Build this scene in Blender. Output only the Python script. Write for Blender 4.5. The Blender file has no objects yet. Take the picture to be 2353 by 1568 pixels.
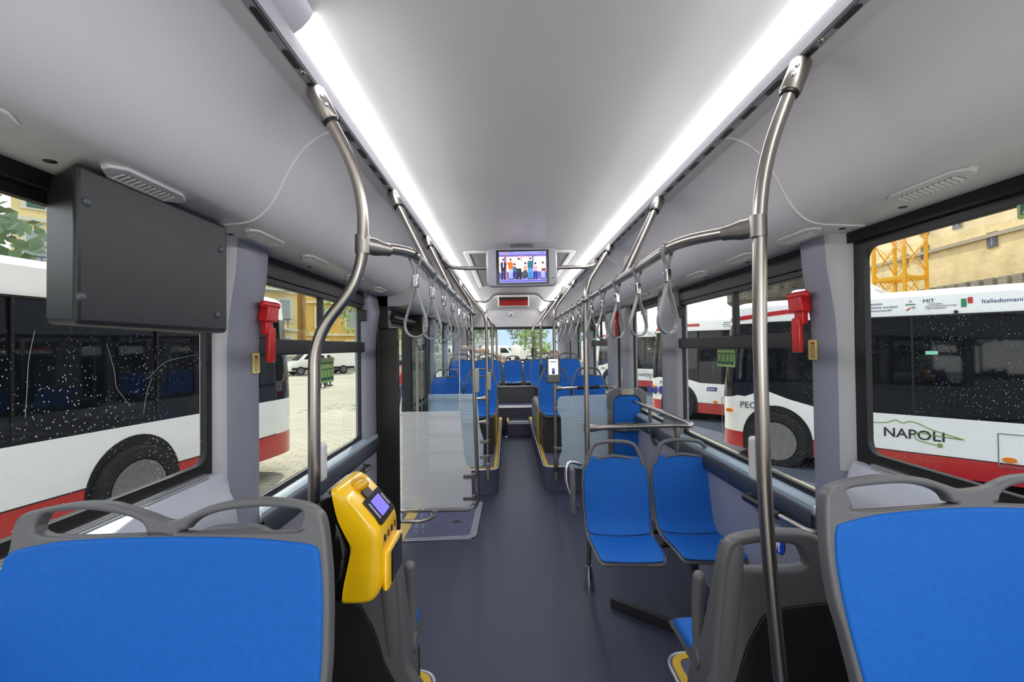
import bpy, bmesh, math, random
from mathutils import Vector, Matrix
PI = math.pi
R = math.radians
rnd = random.Random(7)
scene = bpy.context.scene
COL = scene.collection

# ------------------------------------------------------------------ camera calibration
F, CX, CY = 1046.0, 1176.5, 784.0
CAM = Vector((-0.12, 0.0, 1.6))
_Y = Vector(((1166 - CX) / F, -(798 - CY) / F, -1)).normalized()
_X = Vector((math.cos(.0122), math.sin(.0122), 0)); _X = (_X - _Y * _X.dot(_Y)).normalized()
_Z = _X.cross(_Y)
def ray(px, py):
    c = Vector(((px - CX) / F, -(py - CY) / F, -1))
    return Vector((c.dot(_X), c.dot(_Y), c.dot(_Z)))
def aY(px, py, y): r = ray(px, py); return CAM + r * (y / r.y)
def aX(px, py, x): r = ray(px, py); return CAM + r * ((x - CAM.x) / r.x)
def aZ(px, py, z): r = ray(px, py); return CAM + r * ((z - CAM.z) / r.z)
def aP(px, py, p0, n):
    r = ray(px, py); return CAM + r * ((p0 - CAM).dot(n) / r.dot(n))
cam_d = bpy.data.cameras.new('camera'); cam = bpy.data.objects.new('camera', cam_d); COL.objects.link(cam)
cam_d.sensor_fit = 'HORIZONTAL'; cam_d.sensor_width = 36; cam_d.lens = F / 2353 * 36
cam_d.clip_start = .02; cam_d.clip_end = 1000
M = Matrix((_X, _Y, _Z)).to_4x4(); M.translation = CAM
cam.matrix_world = M
scene.camera = cam

# ------------------------------------------------------------------ materials
def lin(c):
    out = []
    for v in c[:3]:
        v = v / 255.
        out.append(v / 12.92 if v <= .04045 else ((v + .055) / 1.055) ** 2.4)
    return (*out, 1)
MATS = {}
def mat(name, rgb, rough=.5, metal=0., var=.06, scale=8., bump=0., bscale=60., emit=0., coat=0., stretch=None, spec=.5, alpha=None):
    if name in MATS: return MATS[name]
    m = bpy.data.materials.new(name); m.use_nodes = True
    nt = m.node_tree; b = nt.nodes['Principled BSDF']
    c = lin(rgb)
    tc = nt.nodes.new('ShaderNodeTexCoord')
    mp = nt.nodes.new('ShaderNodeMapping'); nt.links.new(tc.outputs['Object'], mp.inputs['Vector'])
    if stretch: mp.inputs['Scale'].default_value = stretch
    n = nt.nodes.new('ShaderNodeTexNoise'); n.inputs['Scale'].default_value = scale; n.inputs['Detail'].default_value = 4
    nt.links.new(mp.outputs['Vector'], n.inputs['Vector'])
    cr = nt.nodes.new('ShaderNodeValToRGB')
    cr.color_ramp.elements[0].position = .3; cr.color_ramp.elements[1].position = .7
    cr.color_ramp.elements[0].color = tuple(v * (1 - var) for v in c[:3]) + (1,)
    cr.color_ramp.elements[1].color = tuple(min(1, v * (1 + var)) for v in c[:3]) + (1,)
    nt.links.new(n.outputs['Fac'], cr.inputs['Fac'])
    nt.links.new(cr.outputs['Color'], b.inputs['Base Color'])
    b.inputs['Roughness'].default_value = rough; b.inputs['Metallic'].default_value = metal
    b.inputs['Specular IOR Level'].default_value = spec
    b.inputs['Coat Weight'].default_value = coat; b.inputs['Coat Roughness'].default_value = .08
    if emit:
        nt.links.new(cr.outputs['Color'], b.inputs['Emission Color']); b.inputs['Emission Strength'].default_value = emit
    if alpha is not None: b.inputs['Alpha'].default_value = alpha
    if bump:
        n2 = nt.nodes.new('ShaderNodeTexNoise'); n2.inputs['Scale'].default_value = bscale; n2.inputs['Detail'].default_value = 3
        nt.links.new(mp.outputs['Vector'], n2.inputs['Vector'])
        bp = nt.nodes.new('ShaderNodeBump'); bp.inputs['Strength'].default_value = bump; bp.inputs['Distance'].default_value = .01
        nt.links.new(n2.outputs['Fac'], bp.inputs['Height']); nt.links.new(bp.outputs['Normal'], b.inputs['Normal'])
    MATS[name] = m
    return m
def glass(name, tint=(1, 1, 1), gloss=1.45, dirt=0., dscale=70., film=0., filmcol=(.8, .85, .9), power=1.0):
    m = bpy.data.materials.new(name); m.use_nodes = True; nt = m.node_tree; nt.nodes.clear()
    out = nt.nodes.new('ShaderNodeOutputMaterial'); tr = nt.nodes.new('ShaderNodeBsdfTransparent'); tr.inputs['Color'].default_value = (*tint, 1)
    gl = nt.nodes.new('ShaderNodeBsdfGlossy'); gl.inputs['Roughness'].default_value = .02
    lw = nt.nodes.new('ShaderNodeLayerWeight'); lw.inputs['Blend'].default_value = .5
    pw = nt.nodes.new('ShaderNodeMath'); pw.operation = 'POWER'; pw.inputs[1].default_value = 5; nt.links.new(lw.outputs['Facing'], pw.inputs[0])
    mu = nt.nodes.new('ShaderNodeMath'); mu.operation = 'MULTIPLY_ADD'; mu.inputs[1].default_value = .9 * power; mu.inputs[2].default_value = .045 * power
    nt.links.new(pw.outputs[0], mu.inputs[0])
    mx = nt.nodes.new('ShaderNodeMixShader'); nt.links.new(mu.outputs[0], mx.inputs[0]); nt.links.new(tr.outputs[0], mx.inputs[1]); nt.links.new(gl.outputs[0], mx.inputs[2])
    last = mx.outputs[0]
    if dirt or film:
        tc = nt.nodes.new('ShaderNodeTexCoord')
        df = nt.nodes.new('ShaderNodeBsdfDiffuse'); df.inputs['Color'].default_value = (*filmcol, 1)
        mx2 = nt.nodes.new('ShaderNodeMixShader')
        if dirt:   # dried water drops
            mp = nt.nodes.new('ShaderNodeMapping'); mp.inputs['Scale'].default_value = (1, 1, .8); nt.links.new(tc.outputs['Object'], mp.inputs['Vector'])
            vo = nt.nodes.new('ShaderNodeTexVoronoi'); vo.inputs['Scale'].default_value = dscale; nt.links.new(mp.outputs[0], vo.inputs['Vector'])
            no = nt.nodes.new('ShaderNodeTexNoise'); no.inputs['Scale'].default_value = 5; nt.links.new(tc.outputs['Object'], no.inputs['Vector'])
            r1 = nt.nodes.new('ShaderNodeMapRange'); r1.inputs[1].default_value = .13; r1.inputs[2].default_value = .20; r1.inputs[3].default_value = 1; r1.inputs[4].default_value = 0
            nt.links.new(vo.outputs['Distance'], r1.inputs[0])
            r2 = nt.nodes.new('ShaderNodeMapRange'); r2.inputs[1].default_value = .40; r2.inputs[2].default_value = .60; r2.inputs[3].default_value = 0; r2.inputs[4].default_value = dirt
            nt.links.new(no.outputs['Fac'], r2.inputs[0])
            m1 = nt.nodes.new('ShaderNodeMath'); m1.operation = 'MULTIPLY'; nt.links.new(r1.outputs[0], m1.inputs[0]); nt.links.new(r2.outputs[0], m1.inputs[1])
            m2 = nt.nodes.new('ShaderNodeMath'); m2.operation = 'ADD'; m2.use_clamp = True; m2.inputs[1].default_value = film; nt.links.new(m1.outputs[0], m2.inputs[0])
            nt.links.new(m2.outputs[0], mx2.inputs[0])
        else:
            mx2.inputs[0].default_value = film
        nt.links.new(last, mx2.inputs[1]); nt.links.new(df.outputs[0], mx2.inputs[2]); last = mx2.outputs[0]
    nt.links.new(last, out.inputs['Surface'])
    MATS[name] = m
    return m
def stripes_glass(name, col, freq):
    """clear acrylic printed with fine horizontal white lines"""
    m = bpy.data.materials.new(name); m.use_nodes = True; nt = m.node_tree; nt.nodes.clear()
    out = nt.nodes.new('ShaderNodeOutputMaterial'); tr = nt.nodes.new('ShaderNodeBsdfTransparent')
    gl = nt.nodes.new('ShaderNodeBsdfGlossy'); gl.inputs['Roughness'].default_value = .05
    df = nt.nodes.new('ShaderNodeBsdfDiffuse'); df.inputs['Color'].default_value = (*col, 1)
    tl = nt.nodes.new('ShaderNodeBsdfTranslucent'); tl.inputs['Color'].default_value = (*col, 1)
    ad = nt.nodes.new('ShaderNodeMixShader'); ad.inputs[0].default_value = .55; nt.links.new(df.outputs[0], ad.inputs[1]); nt.links.new(tl.outputs[0], ad.inputs[2])
    tc = nt.nodes.new('ShaderNodeTexCoord'); sp = nt.nodes.new('ShaderNodeSeparateXYZ'); nt.links.new(tc.outputs['Object'], sp.inputs[0])
    mu = nt.nodes.new('ShaderNodeMath'); mu.operation = 'MULTIPLY'; mu.inputs[1].default_value = freq; nt.links.new(sp.outputs['Z'], mu.inputs[0])
    fc = nt.nodes.new('ShaderNodeMath'); fc.operation = 'FRACT'; nt.links.new(mu.outputs[0], fc.inputs[0])
    ls = nt.nodes.new('ShaderNodeMath'); ls.operation = 'LESS_THAN'; ls.inputs[1].default_value = .74; nt.links.new(fc.outputs[0], ls.inputs[0])
    m2 = nt.nodes.new('ShaderNodeMath'); m2.operation = 'MULTIPLY'; m2.inputs[1].default_value = .93; nt.links.new(ls.outputs[0], m2.inputs[0])
    mx = nt.nodes.new('ShaderNodeMixShader'); nt.links.new(m2.outputs[0], mx.inputs[0]); nt.links.new(tr.outputs[0], mx.inputs[1]); nt.links.new(ad.outputs[0], mx.inputs[2])
    m3 = nt.nodes.new('ShaderNodeMixShader'); m3.inputs[0].default_value = .05; nt.links.new(mx.outputs[0], m3.inputs[1]); nt.links.new(gl.outputs[0], m3.inputs[2])
    nt.links.new(m3.outputs[0], out.inputs['Surface'])
    MATS[name] = m
    return m
def brickmat(name, c1, c2, cm, scale, bw=.5, rh=.25, mortar=.01, rough=.9, bump=.3, coords='Object', stain=.0, upright=False):
    m = bpy.data.materials.new(name); m.use_nodes = True; nt = m.node_tree; b = nt.nodes['Principled BSDF']
    tc = nt.nodes.new('ShaderNodeTexCoord'); mp = nt.nodes.new('ShaderNodeMapping'); nt.links.new(tc.outputs[coords], mp.inputs[0])
    br = nt.nodes.new('ShaderNodeTexBrick')
    if upright:   # courses run horizontally on vertical walls
        sx = nt.nodes.new('ShaderNodeSeparateXYZ'); nt.links.new(tc.outputs[coords], sx.inputs[0]); ad_ = nt.nodes.new('ShaderNodeMath'); nt.links.new(sx.outputs['X'], ad_.inputs[0]); nt.links.new(sx.outputs['Y'], ad_.inputs[1])
        cb = nt.nodes.new('ShaderNodeCombineXYZ'); nt.links.new(ad_.outputs[0], cb.inputs['X']); nt.links.new(sx.outputs['Z'], cb.inputs['Y']); nt.links.new(cb.outputs[0], mp.inputs[0])
    br.inputs['Color1'].default_value = lin(c1); br.inputs['Color2'].default_value = lin(c2); br.inputs['Mortar'].default_value = lin(cm)
    br.inputs['Scale'].default_value = scale; br.inputs['Brick Width'].default_value = bw; br.inputs['Row Height'].default_value = rh; br.inputs['Mortar Size'].default_value = mortar
    nt.links.new(mp.outputs[0], br.inputs['Vector'])
    no = nt.nodes.new('ShaderNodeTexNoise'); no.inputs['Scale'].default_value = .25; no.inputs['Detail'].default_value = 6; nt.links.new(tc.outputs['Object'], no.inputs[0])
    r = nt.nodes.new('ShaderNodeMapRange'); r.inputs[1].default_value = .35; r.inputs[2].default_value = .65; r.inputs[3].default_value = 1 - stain; r.inputs[4].default_value = 1.05
    nt.links.new(no.outputs['Fac'], r.inputs[0])
    vm = nt.nodes.new('ShaderNodeVectorMath'); vm.operation = 'SCALE'; nt.links.new(br.outputs['Color'], vm.inputs[0]); nt.links.new(r.outputs[0], vm.inputs['Scale'])
    nt.links.new(vm.outputs[0], b.inputs['Base Color']); b.inputs['Roughness'].default_value = rough
    MATS[name] = m
    return m, mp

STEEL = mat('brushed_steel', (172, 166, 160), .27, 1., .10, 30, stretch=(1, 1, .15))
STEELD = mat('satin_steel', (156, 151, 146), .35, 1., .08, 30)
CHROME = mat('chrome', (225, 225, 228), .08, 1., .02)
PANEL = mat('grey_ceiling_plastic', (219, 217, 219), .38, 0, .02, 3, bump=.05, bscale=300)
CEIL = mat('ceiling_sheet', (216, 216, 215), .36, 0, .03, 2)
WALLG = mat('grey_wall_plastic', (143, 146, 160), .42, 0, .03, 5, bump=.05, bscale=300)
WALLL = mat('light_grey_reveal', (188, 189, 194), .45, 0, .02)
LEDGE = mat('pale_ledge_plastic', (176, 180, 192), .4, 0, .02)
BLACK = mat('black_rubber', (14, 14, 15), .45, 0, .1)
BLACKG = mat('black_gloss', (10, 11, 13), .12, 0, .1, coat=.5)
FRAMEB = mat('black_window_frame', (17, 17, 18), .5, 0, .1)
DOORB = mat('dark_door_paint', (34, 32, 31), .4, 0, .1)
DARKBOX = mat('charcoal_plastic', (33, 36, 41), .42, 0, .05, 6, bump=.08, bscale=400)
SILLD = mat('dark_sill', (52, 58, 70), .4, 0, .05)
SEATG = mat('grey_seat_shell', (98, 98, 100), .38, 0, .03, 6, bump=.06, bscale=500)
SEATK = mat('dark_seat_shell', (44, 44, 46), .5, 0, .06, 6)
BLUE = mat('blue_seat_fabric', (22, 98, 185), .62, 0, .05, 90, bump=.06, bscale=700, spec=.25)
YEL = mat('yellow_plastic', (252, 200, 14), .22, 0, .02, 3, coat=.6)
YELT = mat('yellow_tactile_strip', (206, 168, 44), .6, 0, .1, 60)
REDP = mat('red_plastic', (214, 24, 28), .28, 0, .04, 4, coat=.3)
WHITE = mat('white_plastic', (232, 232, 230), .35, 0, .02)
ALU = mat('aluminium_edge', (196, 198, 200), .35, .8, .06, 40)
RISER = mat('step_vinyl', (82, 83, 106), .55, 0, .10, 60, bump=.1, bscale=300)
GREENST = mat('green_sticker', (168, 205, 120), .4, 0, .03)
GREEND = mat('dark_green_print', (10, 88, 66), .4, 0, .03)
YELST = mat('pale_yellow_sticker', (228, 228, 150), .4, 0, .03)
REDPR = mat('red_print', (190, 40, 30), .4, 0, .03)
BLUEST = mat('blue_sticker', (24, 40, 130), .35, 0, .03)
TEXTD = mat('dark_print', (40, 42, 46), .5, 0, .03)
TEXTW = mat('white_print', (240, 240, 240), .5, 0, .02)
PANE = glass('window_glass', (.92, .95, .93), 1.45, power=.4)
PANED = glass('water_spotted_glass', (.93, .95, .95), 1.45, dirt=.85, dscale=105, film=.0, filmcol=(.9, .92, .93), power=.35)
PANEDS = glass('lightly_spotted_glass', (.93, .95, .95), 1.45, dirt=.55, dscale=120, film=.0, filmcol=(.9, .92, .93), power=.12)
ACRYL = glass('clear_acrylic', (.88, .93, .96), 1.4, power=.8)
STRIPE = stripes_glass('striped_acrylic', (.93, .94, .95), 68)
STRIPE2 = stripes_glass('tinted_striped_acrylic', (.74, .86, .92), 62)
LEDM = mat('lit_diffuser', (255, 252, 253), .4, 0, 0, emit=15)
LEDOFF = mat('unlit_diffuser', (205, 205, 215), .3, 0, .02)

# vinyl floor: speckled blue grey
FLOOR = mat('blue_grey_floor_vinyl', (59, 62, 82), .42, 0, .16, 220, bump=.10, bscale=500, spec=.45)

# ------------------------------------------------------------------ mesh builder
class MB:
    def __init__(s): s.v = []; s.f = []; s.mi = []; s.m = 0
    def add(s, vs, fs):
        o = len(s.v); s.v += [Vector(v) for v in vs]; s.f += [tuple(i + o for i in f) for f in fs]; s.mi += [s.m] * len(fs); return s
    def box(s, x0, x1, y0, y1, z0, z1):
        vs = [(x, y, z) for z in (z0, z1) for y in (y0, y1) for x in (x0, x1)]
        return s.add(vs, [(0, 2, 3, 1), (4, 5, 7, 6), (0, 1, 5, 4), (2, 6, 7, 3), (0, 4, 6, 2), (1, 3, 7, 5)])
    def obox(s, c, u, v, w):
        """box centred c with half-axis vectors u,v,w"""
        c, u, v, w = map(Vector, (c, u, v, w))
        vs = [c + a * u + b * v + d * w for d in (-1, 1) for b in (-1, 1) for a in (-1, 1)]
        return s.add(vs, [(0, 2, 3, 1), (4, 5, 7, 6), (0, 1, 5, 4), (2, 6, 7, 3), (0, 4, 6, 2), (1, 3, 7, 5)])
    def tube(s, pts, r, n=12, cap=True, closed=False):
        pts = [Vector(p) for p in pts]; N = len(pts)
        rs = r if isinstance(r, (list, tuple)) else [r] * N
        tg = []
        for i in range(N):
            a = pts[(i - 1) % N] if (closed or i > 0) else pts[i]; b = pts[(i + 1) % N] if (closed or i < N - 1) else pts[i]
            tg.append((b - a).normalized())
        up = Vector((0, 0, 1)) if abs(tg[0].z) < .9 else Vector((1, 0, 0))
        nrm = (up - tg[0] * up.dot(tg[0])).normalized()
        vs, fs = [], []
        for i in range(N):
            nrm = (nrm - tg[i] * nrm.dot(tg[i])).normalized(); bn = tg[i].cross(nrm)
            for k in range(n):
                a = 2 * PI * k / n
                vs.append(pts[i] + (nrm * math.cos(a) + bn * math.sin(a)) * rs[i])
        for i in range(N if closed else N - 1):
            j = (i + 1) % N
            for k in range(n):
                l = (k + 1) % n
                fs.append((i * n + k, i * n + l, j * n + l, j * n + k))
        if cap and not closed:
            fs.append(tuple(range(n - 1, -1, -1))); fs.append(tuple((N - 1) * n + k for k in range(n)))
        return s.add(vs, fs)
    def cyl(s, a, b, r, n=16, r2=None):
        return s.tube([a, b], [r, r if r2 is None else r2], n)
    def band(s, pts, wv, t, wid):
        """closed flat strap: pts loop in a plane, width along wv, thickness t outward"""
        pts = [Vector(p) for p in pts]; N = len(pts); wv = Vector(wv).normalized(); vs, fs = [], []
        for i in range(N):
            tn = (pts[(i + 1) % N] - pts[i - 1]).normalized(); o = tn.cross(wv)
            for a, b in ((-1, -1), (1, -1), (1, 1), (-1, 1)): vs.append(pts[i] + wv * (a * wid / 2) + o * (b * t / 2))
        for i in range(N):
            j = (i + 1) % N
            for k in range(4):
                l = (k + 1) % 4; fs.append((i * 4 + k, i * 4 + l, j * 4 + l, j * 4 + k))
        return s.add(vs, fs)
    def sphere(s, c, r, n=12, m=8, sc=(1, 1, 1), half=None):
        c = Vector(c); vs, fs = [], []
        for i in range(m + 1):
            th = PI * i / m
            for k in range(n):
                a = 2 * PI * k / n
                vs.append(c + Vector((r * sc[0] * math.sin(th) * math.cos(a), r * sc[1] * math.sin(th) * math.sin(a), r * sc[2] * math.cos(th))))
        for i in range(m):
            for k in range(n):
                l = (k + 1) % n; fs.append((i * n + k, (i + 1) * n + k, (i + 1) * n + l, i * n + l))
        return s.add(vs, fs)
    def grid(s, rows):
        nr, nc = len(rows), len(rows[0])
        vs = [p for r in rows for p in r]
        fs = [(i * nc + k, i * nc + k + 1, (i + 1) * nc + k + 1, (i + 1) * nc + k) for i in range(nr - 1) for k in range(nc - 1)]
        return s.add(vs, fs)
    def poly(s, pts): return s.add(pts, [tuple(range(len(pts)))])
    def lathe(s, c, ax, prof, n=24):
        """revolve prof [(r, h)] about axis ax through c"""
        c = Vector(c); ax = Vector(ax).normalized(); u = ax.orthogonal().normalized(); w = ax.cross(u); vs, fs = [], []
        for r, h in prof:
            for k in range(n):
                a = 2 * PI * k / n; vs.append(c + ax * h + (u * math.cos(a) + w * math.sin(a)) * r)
        for i in range(len(prof) - 1):
            for k in range(n):
                l = (k + 1) % n; fs.append((i * n + k, i * n + l, (i + 1) * n + l, (i + 1) * n + k))
        fs.append(tuple(range(n - 1, -1, -1))); fs.append(tuple((len(prof) - 1) * n + k for k in range(n)))
        return s.add(vs, fs)
    def build(s, name, m, parent=None, bevel=0., seg=2, smooth=40, solid=0., sub=0, loc=None):
        off = wloc(parent)
        if loc is not None: off = Vector(loc)
        me = bpy.data.meshes.new(name); me.from_pydata([v - off for v in s.v], [], s.f); me.validate()
        ms = m if isinstance(m, (list, tuple)) else [m]
        for x in ms: me.materials.append(x)
        if len(ms) > 1 and len(me.polygons) == len(s.mi): me.polygons.foreach_set('material_index', s.mi)
        bm = bmesh.new(); bm.from_mesh(me); bmesh.ops.recalc_face_normals(bm, faces=bm.faces); bm.to_mesh(me); bm.free()
        return finish(name, me, parent, bevel, seg, smooth, solid, sub, loc)
def finish(name, me, parent, bevel=0., seg=2, smooth=40, solid=0., sub=0, loc=None):
    if smooth:
        me.polygons.foreach_set('use_smooth', [True] * len(me.polygons)); me.set_sharp_from_angle(angle=R(smooth))
    o = bpy.data.objects.new(name, me); COL.objects.link(o)
    if parent is not None: o.parent = parent
    if loc is not None: o.location = Vector(loc) - (wloc(parent) if parent else Vector())
    if solid: md = o.modifiers.new('solid', 'SOLIDIFY'); md.thickness = solid; md.offset = 0
    if bevel: md = o.modifiers.new('bevel', 'BEVEL'); md.width = bevel; md.segments = seg; md.limit_method = 'ANGLE'; md.angle_limit = R(35)
    if sub: md = o.modifiers.new('sub', 'SUBSURF'); md.levels = sub; md.render_levels = sub
    return o
def wloc(o):
    v = Vector()
    while o is not None: v = v + o.location; o = o.parent
    return v
def catmull(pts, n=6, closed=False):
    pts = [Vector(p) for p in pts]; N = len(pts); out = []
    for i in range(N if closed else N - 1):
        g = (lambda k: pts[k % N]) if closed else (lambda k: pts[max(0, min(N - 1, k))])
        p0, p1, p2, p3 = g(i - 1), g(i), g(i + 1), g(i + 2)
        for j in range(n):
            t = j / n
            out.append(.5 * ((2 * p1) + (p2 - p0) * t + (2 * p0 - 5 * p1 + 4 * p2 - p3) * t * t + (3 * p1 - p0 - 3 * p2 + p3) * t ** 3))
    if not closed: out.append(pts[-1])
    return out
def fillet(pts, r, n=6, closed=False):
    pts = [Vector(p) for p in pts]; N = len(pts); out = []
    rs = r if isinstance(r, (list, tuple)) else [r] * N
    for i, p in enumerate(pts):
        if not closed and i in (0, N - 1): out.append(p); continue
        a, b = pts[i - 1], pts[(i + 1) % N]
        da, db = (a - p), (b - p); d = min(rs[i], da.length * .48, db.length * .48)
        if d < 1e-5: out.append(p); continue
        A = p + da.normalized() * d; B = p + db.normalized() * d
        for j in range(n + 1):
            t = j / n; out.append(A * (1 - t) ** 2 + p * 2 * t * (1 - t) + B * t * t)
    return out
def rrect(w, h, r, n=5, cx=0, cy=0):
    return [(p.x, p.y) for p in fillet([(cx - w / 2, cy - h / 2, 0), (cx + w / 2, cy - h / 2, 0), (cx + w / 2, cy + h / 2, 0), (cx - w / 2, cy + h / 2, 0)], r, n, True)]
def circle(r, n=24, cx=0, cy=0, ry=None): return [(cx + r * math.cos(2 * PI * k / n), cy + (ry or r) * math.sin(2 * PI * k / n)) for k in range(n)]
def plate(name, loops, o, u, v, ext, m, parent=None, bev=0., res=2, smooth=35):
    """flat plate: 2D loops (first the outline, others holes) in the frame o + a*u + b*v, thickness 2*ext about o"""
    cd = bpy.data.curves.new(name, 'CURVE'); cd.dimensions = '2D'; cd.fill_mode = 'BOTH'; cd.extrude = max(ext - bev, 0); cd.bevel_depth = bev; cd.bevel_resolution = res; cd.offset = -bev
    for lp in loops:
        sp = cd.splines.new('POLY'); sp.points.add(len(lp) - 1); sp.use_cyclic_u = True
        for q, pt in zip(sp.points, lp): q.co = (pt[0], pt[1], 0, 1)
    return curve_to_obj(name, cd, o, u, v, m, parent, smooth)
def curve_to_obj(name, cd, o, u, v, m, parent, smooth=35):
    t = bpy.data.objects.new('tmp', cd); me = bpy.data.meshes.new_from_object(t); bpy.data.objects.remove(t); bpy.data.curves.remove(cd)
    u = Vector(u).normalized(); v = Vector(v).normalized(); w = u.cross(v); o = Vector(o) - wloc(parent)
    mx = Matrix((u, v, w)).transposed().to_4x4(); mx.translation = o
    me.transform(mx); me.name = name; me.materials.clear(); me.materials.append(m)
    return finish(name, me, parent, smooth=smooth)
def text(name, body, size, o, u, v, m, parent, ext=.0006, align='CENTER', shear=0., sx=1.0, weight=0.):
    cd = bpy.data.curves.new(name, 'FONT'); cd.body = body; cd.size = size; cd.extrude = ext; cd.align_x = align; cd.align_y = 'CENTER'; cd.shear = shear; cd.offset = weight
    cd.resolution_u = 3
    ob = curve_to_obj(name, cd, (0, 0, 0), (1, 0, 0), (0, 1, 0), m, None, 0)
    me = ob.data; bpy.data.objects.remove(ob)
    me.transform(Matrix.Diagonal((sx, 1, 1, 1)))
    u = Vector(u).normalized(); v = Vector(v).normalized(); w = u.cross(v); o = Vector(o) - wloc(parent)
    mx = Matrix((u, v, w)).transposed().to_4x4(); mx.translation = o; me.transform(mx)
    return finish(name, me, parent, smooth=0)
def tag(o, label=None, cat=None, group=None, kind=None):
    if label: o['label'] = label
    if cat: o['category'] = cat
    if group: o['group'] = group
    if kind: o['kind'] = kind
    return o
def thing(name, label, cat, loc=(0, 0, 0), group=None, kind=None, rz=0.):
    o = bpy.data.objects.new(name, None); COL.objects.link(o); o.location = loc; o.rotation_euler = (0, 0, rz); o.empty_display_size = .1
    return tag(o, label, cat, group, kind)
def struct(o, label=None, cat=None): return tag(o, label, cat, None, 'structure')
def dup(root, loc, rz, label, group=None, name=None):
    r = root.copy(); COL.objects.link(r); r.location = loc; r.rotation_euler = (0, 0, rz); r['label'] = label
    if group: r['group'] = group
    for ch in list(root.children):
        c = ch.copy(); COL.objects.link(c); c.parent = r
        for g in list(ch.children):
            d = g.copy(); COL.objects.link(d); d.parent = c
    return r
def ordinal(i): return ['first', 'second', 'third', 'fourth', 'fifth', 'sixth', 'seventh', 'eighth', 'ninth', 'tenth', 'eleventh', 'twelfth'][i]
# ================================================================== BUS SHELL
Y0, Y1 = -.7, 10.1
HW = 1.18            # inner half width
def ribbon(mb, pts, w, up=(0, 0, 1), t=.003):
    """flat strip of width w along a polyline lying on a surface with normal up"""
    pts = [Vector(p) for p in pts]; up = Vector(up); N = len(pts); vs, fs = [], []
    for i in range(N):
        tn = (pts[min(i + 1, N - 1)] - pts[max(i - 1, 0)]).normalized(); s = tn.cross(up).normalized()
        for a, b in ((-1, 0), (1, 0), (1, 1), (-1, 1)): vs.append(pts[i] + s * (a * w / 2) + up * (b * t))
    for i in range(N - 1):
        for k in range(4):
            l = (k + 1) % 4; fs.append((i * 4 + k, i * 4 + l, i * 4 + 4 + l, i * 4 + 4 + k))
    fs.append((3, 2, 1, 0)); fs.append(tuple((N - 1) * 4 + k for k in range(4)))
    mb.add(vs, fs); return mb

# floor
b = MB(); b.box(-1.24, 1.24, Y0, Y1, -.12, 0)
struct(b.build('floor', FLOOR))
# ceiling
prof = [(0, 2.476), (.25, 2.475), (.42, 2.471), (.50, 2.463), (.56, 2.447), (.59, 2.434)]
full = [(-x, z) for x, z in reversed(prof)] + prof[1:]
b = MB(); b.grid([[(x, y, z) for x, z in full] for y in (Y0, 2, 4, 6, 8, 9.9)])
b.box(-1.28, 1.28, Y0, Y1 + .06, 2.52, 2.6)
struct(b.build('ceiling', CEIL, smooth=60))
# side cove panels
cove = [(.677, 2.350), (.72, 2.343), (.77, 2.318), (.82, 2.272), (.86, 2.208), (.895, 2.137), (.92, 2.096), (.945, 2.068), (.97, 2.049), (1.0, 2.037), (1.05, 2.031), (1.18, 2.026), (1.27, 2.026)]
covec = [(p.x, p.y) for p in catmull([(x, z, 0) for x, z in cove], 3)]
for s, nm in ((-1, 'left'), (1, 'right')):
    b = MB(); b.grid([[(s * x, y, z) for x, z in covec] for y in (Y0, 1, 3, 5, 7, 9, Y1)])
    ob = struct(b.build('ceiling_panel_' + nm, PANEL, smooth=60))
    b = MB()
    for ys in ((1.55, 3.75, 5.9, 8.0) if s < 0 else (1.63, 3.8, 5.9, 8.0)):
        b.tube([(s * x * .9985, ys, z - .0015) for x, z in covec[:-3]], .003, 6)
    b.build('panel_seam', mat('seam_white', (240, 240, 242), .4), ob)
    b = MB()
    for ys in (.52, 1.02, 1.42, 1.68, 2.35, 2.85, 3.35): b.lathe((s * 1.135, ys, 2.030), (0, 0, -1), [(.012, 0), (.012, .004), (.006, .006)], 12)
    b.build('panel_screw', BLACK, ob)
    # rail channel beside the light strip with its row of slots
    b = MB(); b.grid([[(s * x, y, z) for x, z in ((.637, 2.380), (.648, 2.352), (.655, 2.347), (.679, 2.347), (.682, 2.36))] for y in (Y0, 3, 6, 9.85)])
    tr = struct(b.build('trim_1' if s < 0 else 'trim_2', mat('grey_rail_channel', (158, 158, 166), .4, .3, .03), smooth=0))
    b = MB(); k = 0; y = -.55
    while y < 9.7:
        lp = rrect(.016, .078, .008, 3)
        b.poly([(s * (.667 + q[0]), y + q[1], 2.3455) for q in lp]); y += .143
    b.box(s * .6515, s * .6545, Y0, 9.85, 2.3452, 2.347)
    b.build('slot', BLACK, tr)
# rear wall with the sloping panel above the rear window
b = MB()
b.grid([[(x, 9.88, 2.43), (x, 9.96, 2.40), (x, 10.06, 2.2), (x, 10.09, 2.04), (x, 10.16, 2.0)] for x in (-1.2, -.6, 0, .6, 1.2)])
b.box(-1.25, -1.02, 10.06, 10.16, 0, 2.1); b.box(1.0, 1.25, 10.06, 10.16, 0, 2.1); b.box(-1.03, 1.01, 10.06, 10.16, 0, 1.22)
b.box(-.60, .60, 9.868, 9.882, 2.425, 2.52); b.box(-1.28, 1.28, 10.1, 10.16, 2.0, 2.55)
struct(b.build('wall_rear', PANEL, smooth=30))

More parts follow.
